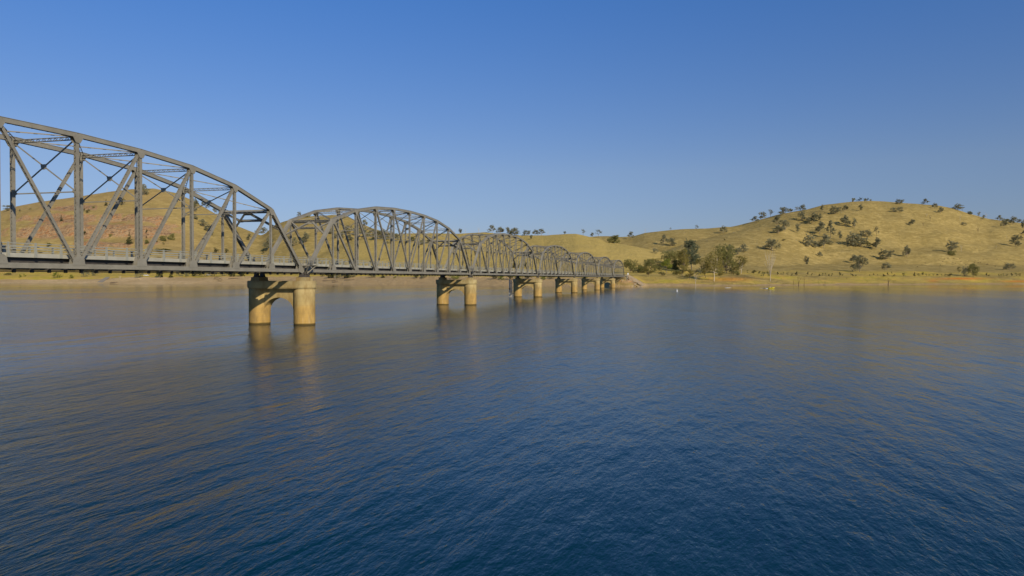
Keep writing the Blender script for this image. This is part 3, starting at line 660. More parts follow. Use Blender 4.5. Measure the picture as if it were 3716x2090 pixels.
PROTO = {
 'g1': tree_proto(1, 14, 14, LEAF['grey'], BARKM, 9, .68, 1170, .15), 'g2': tree_proto(2, 14, 11, LEAF['grey'], BARKM, 8, .68, 1040, .2),
 'g3': tree_proto(3, 14, 15, LEAF['grey'], BARKM, 11, .68, 1300, .12, .8), 'g4': tree_proto(4, 14, 12, LEAF['grey'], BARKM, 7, .68, 845, .24, .8),
 'g5': tree_proto(5, 14, 9, LEAF['grey'], BARKM, 6, .68, 780, .18, .9), 'sp': tree_proto(6, 14, 12, LEAF['grey'], BARKM, 8, .55, 450, .3, .6),
 'v': tree_proto(7, 10, 9, LEAF['grey'], BARKD, 5, .42, 380, .25, .8), 'rb': tree_proto(8, 9, 13, LEAF['mid'], BARKD, 9, .5, 2400, .03, .8),
 'dk': tree_proto(9, 10, 11, LEAF['dark'], BARKD, 8, .42, 900, .1, .75), 'con': tree_proto(10, 12, 9.5, LEAF['dark'], BARKD, 9, .4, 1300, .04, 1, cone=True),
 'lm': tree_proto(11, 6, 9, LEAF['lime'], BARKD, 8, .32, 900, .03, .7), 'sap': tree_proto(12, 4, 3.4, LEAF['mid'], BARKD, 5, .24, 330, .1, 1.0),
 'sap2': tree_proto(13, 4, 2.6, LEAF['dark'], BARKD, 5, .24, 300, .1, 1.2), 'scr': tree_proto(14, 7, 12, LEAF['grey'], BARKD, 9, .45, 900, .02, .9),
 'low': tree_proto(16, 9, 11, LEAF['dark'], BARKM, 10, .5, 1500, .04, 1.),
 'olv': tree_proto(15, 12, 12, LEAF['olive'], BARKD, 9, .4, 1100, .2, .65),
 'd1': dead_proto(21, 14, 12, BARKW, 9), 'd2': dead_proto(22, 12, 10, BARKD, 7), 'd3': dead_proto(23, 12, 11, BARKW, 6, trunk=.4),
 'stk': dead_proto(24, 8, 3, BARKK, 3, .2, .6, 1), 'stkv': dead_proto(25, 8, 4.5, BARKK, 4, .22, .3, 2),
}
# the big shoreline gums, one mesh each
PROTO['B1'] = tree_proto(31, 33, 21, LEAF['sage'], BARKM, 14, .6, 6500, .2, .9)
PROTO['B2'] = tree_proto(32, 25, 17, LEAF['olive'], BARKM, 13, .55, 4600, .15, .9)
PROTO['B3'] = tree_proto(33, 16, 24, LEAF['mid'], BARKD, 13, .5, 4600, .2, .6)
PROTO['B4'] = tree_proto(34, 15, 13, LEAF['lime'], BARKM, 9, .45, 2800, .3, .7)
PROTO['B5'] = tree_proto(35, 34, 25, LEAF['olive'], BARKW, 15, .6, 5200, .28, .75, rt=.42)
PROTO['B6'] = tree_proto(36, 32, 30, LEAF['mid'], BARKM, 17, .6, 9500, .08, .85)
PROTO['B7'] = tree_proto(37, 20, 15, LEAF['olive'], BARKW, 10, .5, 2200, .24, .8, rt=.3)
PROTO['B8'] = tree_proto(38, 14, 12, LEAF['olive'], BARKD, 9, .42, 2000, .2, .65)
PROTO['B9'] = tree_proto(39, 13, 15, LEAF['mid'], BARKD, 10, .4, 3600, .14, .7)
PROTO['BD'] = dead_proto(40, 34, 19, BARKW, 16, .34, .22, 7)

GEN = {'D': ('gum_tree', 'tree')}
def place(kind, x, y, h, w, label, cat='tree', name=None, group=None, water=False, rot=None):
    tm, cm, H, Wd = PROTO[kind]
    p, D = onwater(x, y) if water else ground_at(x, y)
    S = math.sqrt(1+((x-1858)/F)**2)
    hm = h*D/F; wm = (w or h*Wd/H)*D/F/S
    nm = name or {'g': 'gum_tree', 'B': 'gum_tree', 's': 'gum_tree', 'v': 'gum_tree', 'r': 'bush', 'd': 'dead_tree', 'c': 'conifer', 'l': 'shrub', 'o': 'tree'}.get(kind[0], 'tree')
    root = empty(nm, p, rot if rot is not None else rnd.uniform(0, 6.28))
    root.scale = (wm/Wd, wm/Wd, hm/H)
    t = bpy.data.objects.new('trunk', tm); COL.objects.link(t); t.parent = root
    if cm: c = bpy.data.objects.new('crown', cm); COL.objects.link(c); c.parent = root
    tag(root, label, cat, group); return root
T = """
g1|38|764|20|46|wide flat tree on the skyline at the far left behind the truss
g5|74|768|8|9|tiny bush on the skyline slope beside the wide flat tree at far left
sap|112|764|8|10|second tiny bush from the left just under the quarry hill skyline
con|225|803|22|16|small dark conical tree on the quarry hill above the red rock face
dk|308|768|12|12|small dark bush left of a rounder green one on the upper quarry hill
dk|322|776|17|18|round green bush just under a smaller dark one on the upper quarry hill
rb|342|756|8|12|low bush near the top of the quarry hill, above a pair of round bushes
dk|308|852|15|22|round green bush at the foot of the middle quarry face
sap2|182|774|9|9|small bush just right of the first crossing diagonals, high on the quarry hill
rb|180|894|12|20|low bush below the red quarry face, seen just above the railing
con|387|747|22|17|dark tree under the summit, partly behind the double diagonal
dk|445|747|33|26|large dark green tree under the summit of the quarry hill
d3|391|697|18|14|bare thin tree on the quarry hill skyline
scr|150|735|18|20|sparse scrubby tree on the skyline where two diagonals cross
g1|524|710|42|40|big dense grey tree on the very top of the quarry hill
con|470|885|40|32|large dark green conifer at the foot of the quarry
rb|402|861|11|15|small round bush left of the large dark conifer
sap2|533|848|14|9|narrow dark shrub right of the dark conifer, upper of two
sap2|533|866|10|8|small dark shrub below another right of the dark conifer
rb|534|889|16|16|round green bush between the conifer and the next diagonal
dk|569|880|9|11|small bush left of a pair of round green trees on the lower slope
rb|594|875|20|28|left one of two round green trees on the lower quarry hill
rb|625|872|24|25|right one of two round green trees on the lower quarry hill
sap|594|888|9|10|little shrub below the two round green trees
g5|612|868|10|8|tiny shrub between and behind the round green pair
g5|710|770|50|26|tall ragged tree on the right shoulder of the quarry hill
g4|739|728|20|20|dark tree on the skyline above the right shoulder of the quarry hill
g2|713|799|18|18|small round tree below the tall ragged one on the shoulder
g1|737|823|29|31|dense round tree on the slope right of the quarry
g2|757|840|26|30|grey tree just right of and below a dense round one on the slope
g4|754|758|18|18|left one of two trees where the quarry hill skyline dips
g4|780|764|21|21|right one of two trees where the quarry hill skyline dips
g5|771|856|22|13|slim tree seen through the diagonals right of the dense round one
dk|783|921|24|26|left dark bush in the pair just above the railing
dk|822|919|20|20|right dark bush in the pair just above the railing
g5|905|874|26|18|small upright tree on the grass slope under the portal brace
g1|937|832|22|22|left tree of the clump on the saddle behind the portal brace
g1|958|838|27|27|right and larger tree of the clump on the saddle behind the portal brace
g2|972|907|47|40|spreading gum with a pale trunk behind the last post of the nearest span
sap2|956|922|20|8|thin dark shrub below the gum with a pale trunk
rb|594|912|9|62|long low hedge seen through the railing
g5|1012|804|7|5|tiny tree on the skyline between the two nearest spans
g4|1088|788|21|16|tall tree left of a low one on the saddle skyline
rb|1115|788|12|28|low dark trees on the saddle skyline beside a taller one
g2|1106|884|42|36|round gum with a white trunk left of the second span hip
g4|1068|894|36|28|pale gum with a thin trunk, left of the round white trunked gum
scr|1048|870|16|16|dark shrub above and left of the pale thin trunked gum
g2|1326|822|28|18|tree standing proud on the skyline under the second span arch
g1|1262|845|28|30|tree on the steep left side of the wooded gully
g1|1290|858|32|30|second tree in the wooded gully under the arch
g3|1312|850|30|30|highest tree of the wooded gully, below the skyline tree
g1|1322|868|36|34|tall dark tree in the middle of the wooded gully
g2|1346|862|34|28|tree right of the middle in the wooded gully
g3|1368|870|38|36|broad dark tree at the right end of the wooded gully
g1|1392|868|36|30|tree on the spur just right of the gully
g2|1414|872|34|26|dark tree on the spur, second right of the gully
g4|1440|876|30|26|last tree of the clump, tapering down to the right
g1|1240|866|24|30|low spreading tree at the left foot of the wooded gully
g2|1272|874|26|26|low tree at the foot of the wooded gully behind the posts
g3|1200|850|24|30|tree on the open slope left of the wooded gully
g4|1220|866|20|22|smaller tree below the one left of the wooded gully
rb|1497|876|17|24|round bush on the pale slope right of the clump
rb|1530|888|16|22|lower round bush on the pale slope, right of another
g2|1560|882|16|22|bush on the pale slope behind the falling top chord
scr|1404|886|12|26|flat shrub under the clump in the second span
d3|1650|847|22|14|bare tree on the skyline left of a small leafy one
g5|1669|848|19|14|small leafy tree on the skyline left of the third span
d3|1688|848|18|12|bare tree on the skyline right of the small leafy one
d3|1737|845|22|18|bare branching tree on the skyline above the third arch
g4|1786|846|31|27|tallest leafy tree on the central skyline
g2|1816|847|26|27|second tree of the central skyline row
g5|1842|849|27|20|slim tree third in the central skyline row
rb|1855|853|16|20|low tree filling the gap in the central skyline row
g1|1868|855|29|36|widest tree of the central skyline row
g3|1910|855|21|27|broad tree left end of the second skyline group
g5|1929|869|17|12|small tree standing just below the skyline
g2|1941|853|22|20|upright tree in the second skyline group
g4|1965|853|25|28|spreading tree right end of the second skyline group
d3|1988|853|16|8|bare stick tree right of the second skyline group
g5|2050|850|11|10|very small tree alone on the smooth skyline
v|2116|849|23|20|fan shaped tree on the smooth skyline right of centre
g5|2149|855|15|15|small tree left of the ragged one on the skyline
v|2171|858|26|28|ragged tree where the central ridge starts to fall
rb|2228|882|29|46|large round dark bush on the ridge
g4|2288|869|30|24|crooked tree in the dip between two hills
d3|2341|846|18|16|bare tree on the skyline right of the dip
v|2433|836|10|11|tiny fan shaped tree on the skyline
d3|2398|838|11|8|faint bare stick on the skyline left of the tiny fan shaped tree
v|2527|837|21|17|lone fan shaped tree on the skyline with a dark shadow
g2|2623|847|29|25|egg shaped tree on the skyline at the valley head
g4|2409|888|39|28|tall tree of a pair in the hollow between the hills
g1|2436|893|30|34|round lower tree of the pair in the hollow
scr|2377|920|22|22|thin scrubby tree in the hollow above the shoreline gums
dk|2628|873|7|10|small dark bush on the spur below the egg shaped tree
B1|2509|982|118|64|tallest grey green gum of the shoreline, left centre of the grove
B2|2480|984|84|50|olive gum with pale limbs just left of the tallest gum
B3|2440|966|60|78|dark wide tree on the left side of the grove
B4|2419|991|52|44|bright green young gum with a thin pale trunk
B9|2360|985|46|58|spreading green tree in the left part of the grove
B8|2352|1005|38|34|small olive tree leaning over the bank left of the grove
B9|2287|990|50|50|dense round tree beside the end of the bridge
rb|2323|976|15|24|low bush between the bridge end tree and the grove
rb|2330|990|24|42|undergrowth mound right of the bridge end tree
dk|2392|984|32|42|dark bush filling the gap left of the bright green gum
rb|2455|978|36|46|dense green bush behind the bright green gum
scr|2540|996|26|44|scrubby undergrowth between the two big gums
rb|2610|1000|22|30|low green bush behind the large white limbed gum
B8|2476|1006|44|36|olive tree on the bank in front of the grove
B8|2503|1014|38|36|second olive tree on the bank, nearest the water
B8|2560|1008|58|34|narrow dark tree between the two big gums
B5|2591|1022|112|80|large gum with many white limbs at the front of the grove
B6|2636|992|112|90|massive dark green tree at the right of the grove
g2|2648|918|33|28|grey tree on the slope behind the grove
B7|2689|994|66|50|sparse gum with white branches at the right end of the grove
dk|2655|996|20|26|dark bush under the right end of the grove
rb|2676|998|14|22|pale green bush at the right foot of the grove
olv|2385|968|34|46|olive tree half hidden above the small leaning one
olv|2310|984|30|34|olive tree second from the bridge end
olv|2545|985|52|44|olive tree filling the middle of the grove
dk|2400|1000|14|34|dark undergrowth bush left of the tallest gum
rb|2452|997|18|30|undergrowth bush below the bright green gum
g1|2677|926|26|27|lower left one of two grey trees above the grove
g3|2697|915|31|34|upper right one of two grey trees above the grove
g3|2799|910|46|58|broad isolated tree with a long shadow on the near slope
dk|2842|875|9|18|low dark shrub on the slope above the broad isolated tree
g4|2738|809|25|30|lowest tree on the rising skyline of the big hill
g1|2767|796|28|28|second tree up the rising skyline
v|2795|787|28|28|third tree up the rising skyline, forked
g1|2843|781|30|38|dense dark tree at the top of the skyline group
g2|2866|771|15|20|small round tree right of the dense dark skyline tree
sp|2890|768|18|22|thin see-through tree on the rising skyline
g3|2911|766|25|24|leaning dark tree last on the rising skyline
g4|2818|822|42|34|tall dark tree just below the skyline group
g1|2847|841|44|36|big tree below the tall dark one on the left shoulder
g2|2823|849|33|36|spreading tree lowest on the left shoulder
g1|2908|803|39|32|round headed tree on the upper left shoulder
g5|2891|846|34|18|slender tree between the shoulder trees and the gully
sp|2902|824|16|24|thin grey tree above the slender one
g2|2948|812|40|34|pale trunked tree in the gully head
g5|2932|814|26|16|small tree touching the pale trunked one
g5|2974|803|27|18|narrow tree at the right of the gully head
g5|2983|767|24|16|upright tree high under the skyline
g3|3028|778|30|40|umbrella shaped tree high on the hill
g2|3066|766|22|22|round tree right of the umbrella shaped one
g5|3122|766|25|16|narrow tree high on the hill under the summit conifers
rb|3094|732|13|14|first of the small dark trees on the very summit
dk|3108|731|8|5|tiny tree between two rounder ones on the very summit
dk|3119|729|15|17|tallest of the small dark trees on the very summit
rb|3137|728|10|11|low dark tree, fourth on the very summit
dk|3146|727|12|11|dark tree, fifth on the very summit, touching its neighbour
rb|3157|728|6|8|last and smallest round tree on the very summit
g2|2973|849|46|38|tree left of the gully giant, over its own shadow
g4|3012|862|66|34|giant dark tree in the middle of the gully
g3|2934|897|48|44|large double headed tree low in the gully
g1|2958|900|26|30|shadowed tree between the two large low gully trees
g2|2988|902|54|46|large tree with a forked trunk low in the gully
g2|3067|822|42|38|full crowned tree on the middle slope
g5|3099|828|35|20|narrow dark tree beside the full crowned one
g5|3047|870|32|18|small upright tree right of the gully giant
g3|3094|893|50|58|wide tree at the left of the dark thicket
g3|3120|896|40|50|middle tree of the dark thicket
dk|3144|901|32|40|darkest tree at the right end of the thicket
g3|3141|861|28|42|low domed tree above the thicket
v|3180|858|37|24|heart shaped tree above and right of the thicket
g2|3178|905|45|32|tree with a bare dark trunk right of the thicket
scr|3010|888|18|26|scrubby tree between the gully and the thicket
g2|2975|932|21|19|bush alone below the gully trees
g5|2924|964|36|20|lone slim tree on the lower paddock, long thin shadow
g1|3119|986|62|62|biggest tree on the lower paddock, dark trunk
g2|3094|955|32|26|tree just behind the biggest paddock tree
g3|3213|943|40|54|broad dark tree on its own black shadow below the thicket
g2|3290|934|45|28|pale stemmed tree on the open slope
g2|3218|979|28|32|small round tree low on the paddock
g3|3261|742|20|30|flat topped tree on the skyline right of the summit
g1|3240|770|18|24|left one of two dark bushes under the flat topped tree
g1|3262|771|21|26|right one of two dark bushes under the flat topped tree
g2|3306|817|22|24|tree in the middle of the bare upper slope
g4|3355|744|24|26|dark peaked tree on the skyline right of the flat topped one
g2|3388|757|21|20|small tree just under the skyline
g2|3411|775|25|22|round tree lower than its skyline neighbour
g3|3473|763|24|44|wide dark double tree on the falling skyline
d2|3490|764|16|12|bare tree leaning from the wide double tree
rb|3517|779|12|20|low bush on the falling skyline
v|3550|790|22|22|forked tree on the falling skyline
g5|3567|794|14|12|small tree beside a bare one on the falling skyline
d3|3576|795|26|16|tall bare tree on the falling skyline
v|3560|802|12|18|grey shrub just below the tall bare tree
g4|3625|803|23|26|round tree near the right end of the skyline
g2|3642|826|33|24|tree with a strong shadow near the right edge
rb|3650|804|10|22|dark shrub between two skyline trees at the right
g2|3671|816|32|30|pale trunked tree near the right edge skyline
g1|3696|804|14|19|small round tree on the skyline at the right edge
g5|3712|832|34|18|dark tree cut by the right edge of the photo
g2|3713|850|16|16|bush at the right edge below the cut off tree
g1|3683|895|44|44|leaning tree with a long shadow near the right edge
g3|3453|912|40|46|leafy tree above a bush on the middle right slope
rb|3452|927|18|34|bush directly below the leafy tree on the middle right slope
d3|3487|913|28|22|white bare tree right of the leafy tree
g3|3661|980|27|44|broad dark tree low on the right paddock
B9|3531|1004|48|50|large bushy grey tree on the planted shoreline
scr|3500|1003|38|28|thin brown tree left of the large bushy grey one
olv|3479|990|25|18|small brown leafed tree at the left of the bushy group
d2|3373|802|23|18|bare dark tree in the middle of the upper slope
d2|3348|822|18|16|lower bare tree on the upper slope
d1|3360|788|15|18|bare tree highest on the upper open slope
d2|3547|844|24|20|bare forked tree on the open right slope
d3|3482|803|22|16|faint bare tree below the wide double skyline tree
scr|3495|819|15|24|low dark scrub tree below the faint bare one
d3|3614|904|16|8|thin bare stick tree on the right slope
d3|3651|867|14|10|thin bare tree left of the leaning tree
BD|2796|1022|106|52|tall white dead tree standing on the grass bank
d3|2525|1038|50|34|forked dead tree at the water edge in front of the grove
stk|2880|1035|24|7|leftmost dark dead stump standing in the water
stk|2918|1036|36|9|straight dark dead stem right of the forked one in the water
stkv|2927|1032|42|14|rearmost dead stem of the group in the water
stkv|3072|1032|30|14|lone y shaped stump at the water edge
stkv|3223|1034|32|24|thin v shaped dead branch rising from the water at right
lm|73|1007|12|15|small bright green shrub on the left shore, left of a pair
lm|90|1003|10|12|smaller bright green shrub, right of a pair on the left shore
lm|208|1009|21|36|largest bright green shrub on the left shore
lm|258|1010|14|25|bright green shrub right of the largest one on the left shore
rb|30|998|8|30|low green shrub mound near the left edge under the bridge
scr|307|1004|36|34|grey tree on the left shore left of the boat ramp
scr|344|1000|32|30|second grey tree on the left shore behind the boat ramp
d1|436|1015|18|20|bleached fallen tree by the water right of the boat ramp
scr|506|1008|40|34|grey tree left of the parked white car
low|579|1008|40|30|rounded grey tree on the left shore right of the car
con|621|1008|34|20|dark green tree by the sand, right of the rounded grey one
scr|652|1003|34|36|first tree of the roadside row under the bridge
scr|684|1003|34|36|second tree of the roadside row under the bridge
low|714|1003|34|36|third tree of the roadside row, pale trunk
scr|744|1003|34|36|fourth tree of the roadside row, near the second parked car
scr|776|1003|34|36|fifth tree of the roadside row, pale trunk
scr|808|1003|34|36|sixth tree of the roadside row under the bridge
low|842|1003|34|36|seventh tree of the roadside row, white trunk
low|874|1003|34|36|eighth tree of the roadside row, left of the pier
dk|1175|1004|17|22|green bush just right of the nearest pier
low|1200|1009|22|36|dark scrub clump behind the bleached dead shrub
d1|1216|1016|20|16|bleached dead shrub on the sand right of the nearest pier
scr|1228|1010|22|34|dark scrub clump right of the bleached dead shrub
low|1256|1010|22|34|second dark scrub clump under the second span
scr|1280|1008|19|30|third dark scrub clump, beside the pale sandy cut
scr|1352|1009|19|34|grey scrub clump right of the pale sandy cut
con|1390|1009|17|20|bright dark green bush on the sand below mid span
lm|1433|1010|9|12|tiny lime bush on the sand right of the dark green one
dk|1513|1011|18|28|dark green bush left of the second pier
scr|1536|1010|18|26|grey scrub right of the dark green bush
lm|1642|1013|18|28|bright willow left of another near the second pier
lm|1662|1013|16|26|bright willow, second near the pier with long shadow
dk|1790|1014|23|40|first green tree of the row behind the third span
lm|1822|1015|21|36|second, brighter green tree of the row behind the third span
dk|1852|1015|24|38|third green tree of the row, dark
lm|1884|1015|21|36|fourth green tree of the row, bright
dk|1914|1015|23|38|fifth green tree of the row, beside the third visible pier
lm|1976|1015|19|32|green bush right of the third visible pier
dk|2003|1014|18|32|dark bush second right of the third visible pier
lm|2120|1012|16|30|yellow green bush between the last piers
con|1865|972|24|20|left dark conifer behind the third and fourth spans
con|1884|972|22|16|middle dark conifer behind the third and fourth spans
dk|1907|971|20|20|right dark tree behind the third and fourth spans
"""
for ln in T.strip().split('\n'):
    k, x, y, h, w, lb = ln.split('|')
    wet = k in ('stk', 'stkv')
    ct = {'r': 'bush', 'l': 'shrub', 'd': 'dead tree', 'c': 'tree'}.get(k[0], 'tree')
    if k == 'dk' and ('bush' in lb): ct = 'bush'
    if k == 'scr' and ('scrub' in lb): ct = 'shrub'
    if k in ('sap', 'sap2'): ct = 'shrub'
    if k in ('d1', 'd2', 'd3'): ct = 'dead tree'
    if k[0] == 's' and k.startswith('st'): ct = 'dead tree'
    nm = {'bush': 'bush', 'shrub': 'shrub', 'dead tree': 'dead_tree'}.get(ct) or ('conifer' if k == 'con' else 'tree' if k == 'dk' else 'gum_tree')
    grp = None
    if 'row' in lb and 'roadside' in lb: grp = 'trees of the roadside row on the left shore'
    place(k, float(x), float(y)-(0), float(h), float(w), lb, ct, nm, grp, wet)
# forked dead tree in water with pale twigs above
place('stkv', 2898, 1036, 36, 20, 'tallest forked dead tree standing in the water', 'dead tree', 'dead_tree', None, True, 0.3)
# planted saplings along the shore
SA = [(2735, 994, 14, 20), (2755, 994, 11, 10), (2771, 1003, 18, 18), (2786, 1003, 18, 16), (2712, 992, 14, 7), (2822, 998, 12, 8), (2834, 998, 8, 5), (2843, 997, 11, 7), (2857, 1000, 12, 9), (2873, 1003, 11, 12), (2890, 1001, 16, 12), (2931, 998, 12, 8), (2946, 1000, 9, 8), (2973, 1004, 10, 10), (2985, 1002, 12, 8), (2995, 998, 7, 6), (3008, 1003, 9, 8), (3019, 1003, 13, 9), (3048, 1002, 15, 9), (3057, 1001, 7, 6), (3088, 1000, 9, 6), (3094, 1003, 9, 8), (3107, 1003, 7, 8)]
SB = [(3105, 1003, 7, 8), (3155, 1002, 7, 6), (3170, 999, 7, 6), (3184, 1000, 6, 6), (3207, 1005, 10, 13), (3221, 1000, 12, 8), (3235, 995, 9, 7), (3245, 1004, 8, 16), (3278, 1005, 14, 14), (3318, 1006, 18, 10), (3332, 1003, 11, 10), (3348, 1000, 12, 9), (3361, 1001, 8, 8), (3372, 1002, 8, 8), (3387, 1000, 6, 9), (3401, 1001, 7, 10), (3416, 1001, 7, 9), (3430, 1002, 8, 8)]
SC = [(3580, 1002, 12, 10), (3588, 1003, 7, 8), (3624, 1004, 9, 8), (3632, 1003, 9, 7), (3640, 1003, 11, 9), (3655, 1003, 10, 12), (3671, 1003, 13, 9), (3688, 1003, 14, 12), (3699, 1003, 12, 10)]
ORS = 'first second third fourth fifth sixth seventh eighth ninth tenth eleventh twelfth thirteenth fourteenth fifteenth sixteenth seventeenth eighteenth nineteenth twentieth twenty-first twenty-second twenty-third'.split()
for L, lb in ((SA, 'small green sapling, %s from the left of those behind the dead trees'), (SB, 'small sapling, %s from the left in the row left of the bushy grey tree'), (SC, 'small sapling, %s from the left in the row right of the bushy grey tree')):
    for (x, y, h, w), od_ in zip(sorted(L), ORS): place(rnd.choice(['sap', 'sap2']), x, y, h, w, lb % od_, 'sapling', 'sapling', 'planted saplings along the shoreline')
place('dk', 3447, 1004, 12, 30, 'long low hedge touching the large bushy grey tree', 'hedge', 'hedge')

# ---------------------------------------------------------------- cattle
def cow():
    m = MB(); rings = [(-1.15, .92, .12, .16), (-1.05, 1.02, .26, .30), (-.6, 1.0, .34, .38), (0, .96, .38, .42), (.55, 1.0, .34, .42), (.85, 1.05, .22, .30), (1.2, .95, .14, .20), (1.5, .62, .13, .16), (1.72, .38, .09, .10)]
    n = 10; b = len(m.V)
    for x, z, ry, rz in rings:
        for i in range(n): t = 2*math.pi*i/n; m.V.append((x, ry*math.cos(t), z+rz*math.sin(t)))
    for a in range(len(rings)-1):
        for i in range(n): j = (i+1) % n; m.F.append((b+a*n+i, b+a*n+j, b+(a+1)*n+j, b+(a+1)*n+i))
    m.F.append(tuple(b+i for i in range(n))[::-1]); m.F.append(tuple(b+(len(rings)-1)*n+i for i in range(n)))
    for x, y in ((-.9, .2), (-.85, -.2), (.6, .18), (.7, -.18)):
        k = -.12 if x < 0 else .05
        m.tube([(x, y, .85), (x+k, y, .45), (x, y, .22), (x+.02, y, -.02)], [.15, .08, .06, .07], 6)
    m.tube([(-1.15, 0, 1.05), (-1.25, 0, .7), (-1.22, 0, .35)], [.04, .03, .05], 5)
    return m
HIDE = simple('dark_hide', (.02, .014, .01), (.05, .035, .02), 3, .8)
cowmesh = cow().build('cow', HIDE, None, True).data
bpy.data.objects.remove(bpy.data.objects['cow'])
CW = [(3329, 970), (3345, 963), (3357, 957), (3406, 945), (3426, 942), (3420, 953), (3439, 940), (3412, 963), (3457, 954), (3466, 957), (3460, 940), (3482, 940), (3486, 951), (3515, 949), (3504, 962), (3536, 953), (3549, 947), (3549, 955), (3557, 954), (3567, 943), (3538, 946), (3617, 942), (3694, 953), (3645, 956), (3611, 967)]
ORD = 'first second third fourth fifth sixth seventh eighth ninth tenth eleventh twelfth thirteenth fourteenth fifteenth sixteenth seventeenth eighteenth nineteenth twentieth twenty-first twenty-second twenty-third twenty-fourth twenty-fifth'.split()
for (x, y), od_ in zip(sorted(CW), ORD):
    p, D = ground_at(x, y); o = bpy.data.objects.new('cow', cowmesh); COL.objects.link(o); o.location = p; o.rotation_euler = (0, 0, rnd.uniform(0, 6.28))
    o.scale = (.9,)*3; tag(o, 'small dark cow, %s from the left in the herd grazing the right paddock' % od_, 'cow', 'cattle scattered over the lower right hillside')
p, D = ground_at(3582, 961); o = bpy.data.objects.new('cow', cowmesh); COL.objects.link(o); o.location = p; o.rotation_euler = (0, 0, -1.3); o.scale = (1.5,)*3
tag(o, 'largest and darkest cow of the herd, above the shoreline saplings', 'cow', 'cattle scattered over the lower right hillside')

# ---------------------------------------------------------------- small things on the shores
CARG = simple('dark_car_glass', (.02, .025, .03), (.03, .035, .04), 1, .15, .5); TYRE = simple('black_rubber', (.015, .015, .015), (.03, .03, .03), 3, .8)
def car(label, x, y, col, rz, L=4.8):
    r = empty('parked_car', ground_at(x, y)[0], rz); m = MB()
    m.prism([(-L/2, .35), (L/2, .35), (L/2, .8), (L/2-.9, .98), (-L/2+.1, 1.0), (-L/2, .8)], -.9, .9); m.prism([(-L/2+.15, 1.0), (L/2-1.0, .98), (L/2-1.75, 1.62), (-L/2+.4, 1.66)], -.78, .78); m.build('body', col, r)
    m = MB(); m.prism([(-L/2+.35, 1.05), (L/2-1.25, 1.05), (L/2-1.8, 1.5), (-L/2+.5, 1.5)], -.8, .8); m.build('side_window', CARG, r)
    for sx in (-1, 1):
        for sy in (-1, 1):
            m = MB(); n = 14; pts = [(sx*L*.3+.34*math.cos(2*math.pi*i/n), .34+.34*math.sin(2*math.pi*i/n)) for i in range(n)]; m.prism(pts, sy*.92-.1, sy*.92+.1); m.build('wheel', TYRE, r)
    tag(r, label, 'car')
car('white car parked on the grass of the left shore under the bridge', 531, 1001, WHT, D2R(-76), 6.2)
car('pale car parked among the roadside row of trees', 757, 1000, simple('silver_paint', (.55, .53, .5), (.6, .58, .55), 1, .4), D2R(-76))
# boat ramp
q = [ground_at(a, b)[0] for a, b in ((352, 1025), (372, 1025), (400, 1006), (385, 1006))]
m = MB(); m.quadbox([tuple(v+Vector((0, 0, -.6))) for v in q]+[tuple(v+Vector((0, 0, .22))) for v in q]); RC = simple('grey_ramp_concrete', (.27, .23, .16), (.34, .29, .21), .5, .9); tag(m.build('boat_ramp', RC), 'pale concrete boat ramp running down to the water on the left shore', 'boat ramp')
# drift logs
for x, y, L, lb in ((850, 1013, 14, 'reddish brown log on the sand left of the nearest pier'), (1216, 1018, 8, 'upper of two short dark logs on the sand right of the nearest pier'), (1217, 1025, 7, 'lower of two short dark logs at the water edge right of the nearest pier'), (1270, 1017, 13, 'long dark log on the sand under the second span'), (1188, 1021, 11, 'half buried log left of the two short dark logs'), (415, 1027, 10, 'dark log at the water line right of the boat ramp')):
    p, D = ground_at(x, y); m = MB(); m.tube([(-L/2, 0, .3), (-L/6, .3, .5), (L/5, .1, .45), (L/2, -.3, .3)], [.4, .55, .45, .2], 7); m.tube([(L/6, 0, .5), (L/3, .8, 1.5)], [.2, .07], 5); o = m.build('drift_log', BARKD, None, True); o.location = p; o.rotation_euler = (0, 0, D2R(-70)); tag(o, lb, 'log', 'logs washed up on the sand')
for x, y, lb in ((785, 1014, 'small picnic shelter on the sand, left and upper of two'), (799, 1021, 'small dark picnic shelter on the sand close to the water')):
    p, D = ground_at(x, y); r = empty('picnic_shelter', p, D2R(-75)); m = MB(); m.prism([(-2.4, 2.5), (2.4, 2.5), (0, 3.5)], -1.6, 1.6); m.build('roof', BARKD, r)
    for a in (-2, 2):
        for b in (-1.3, 1.3): m = MB(); m.box(a-.1, a+.1, b-.1, b+.1, -.5, 2.5); m.build('post', BARKD, r)
    m = MB(); m.box(-1.1, 1.1, -.4, .4, .7, .78); m.box(-1.1, 1.1, -.9, -.6, .4, .46); m.box(-1.1, 1.1, .6, .9, .4, .46); m.box(-.1, .1, -.7, .7, 0, .7); m.build('table', BARKD, r); tag(r, lb, 'shelter')
# navigation buoy
p, D = onwater(2457, 1057); r = empty('buoy', p); r.scale = (.5, .5, .55); m = MB(); m.cyl((0, 0), .75, -.4, .55, 20); m.cyl((0, 0), .75, .55, .75, 20, .45); m.build('float', WHT, r)
m = MB(); m.cyl((0, 0), .42, .75, 2.0, 16, .18); m.cyl((0, 0), .06, 2.0, 2.5, 8); m.build('top_mark', WHT, r); tag(r, 'small white conical buoy floating right of the bridge end', 'buoy')
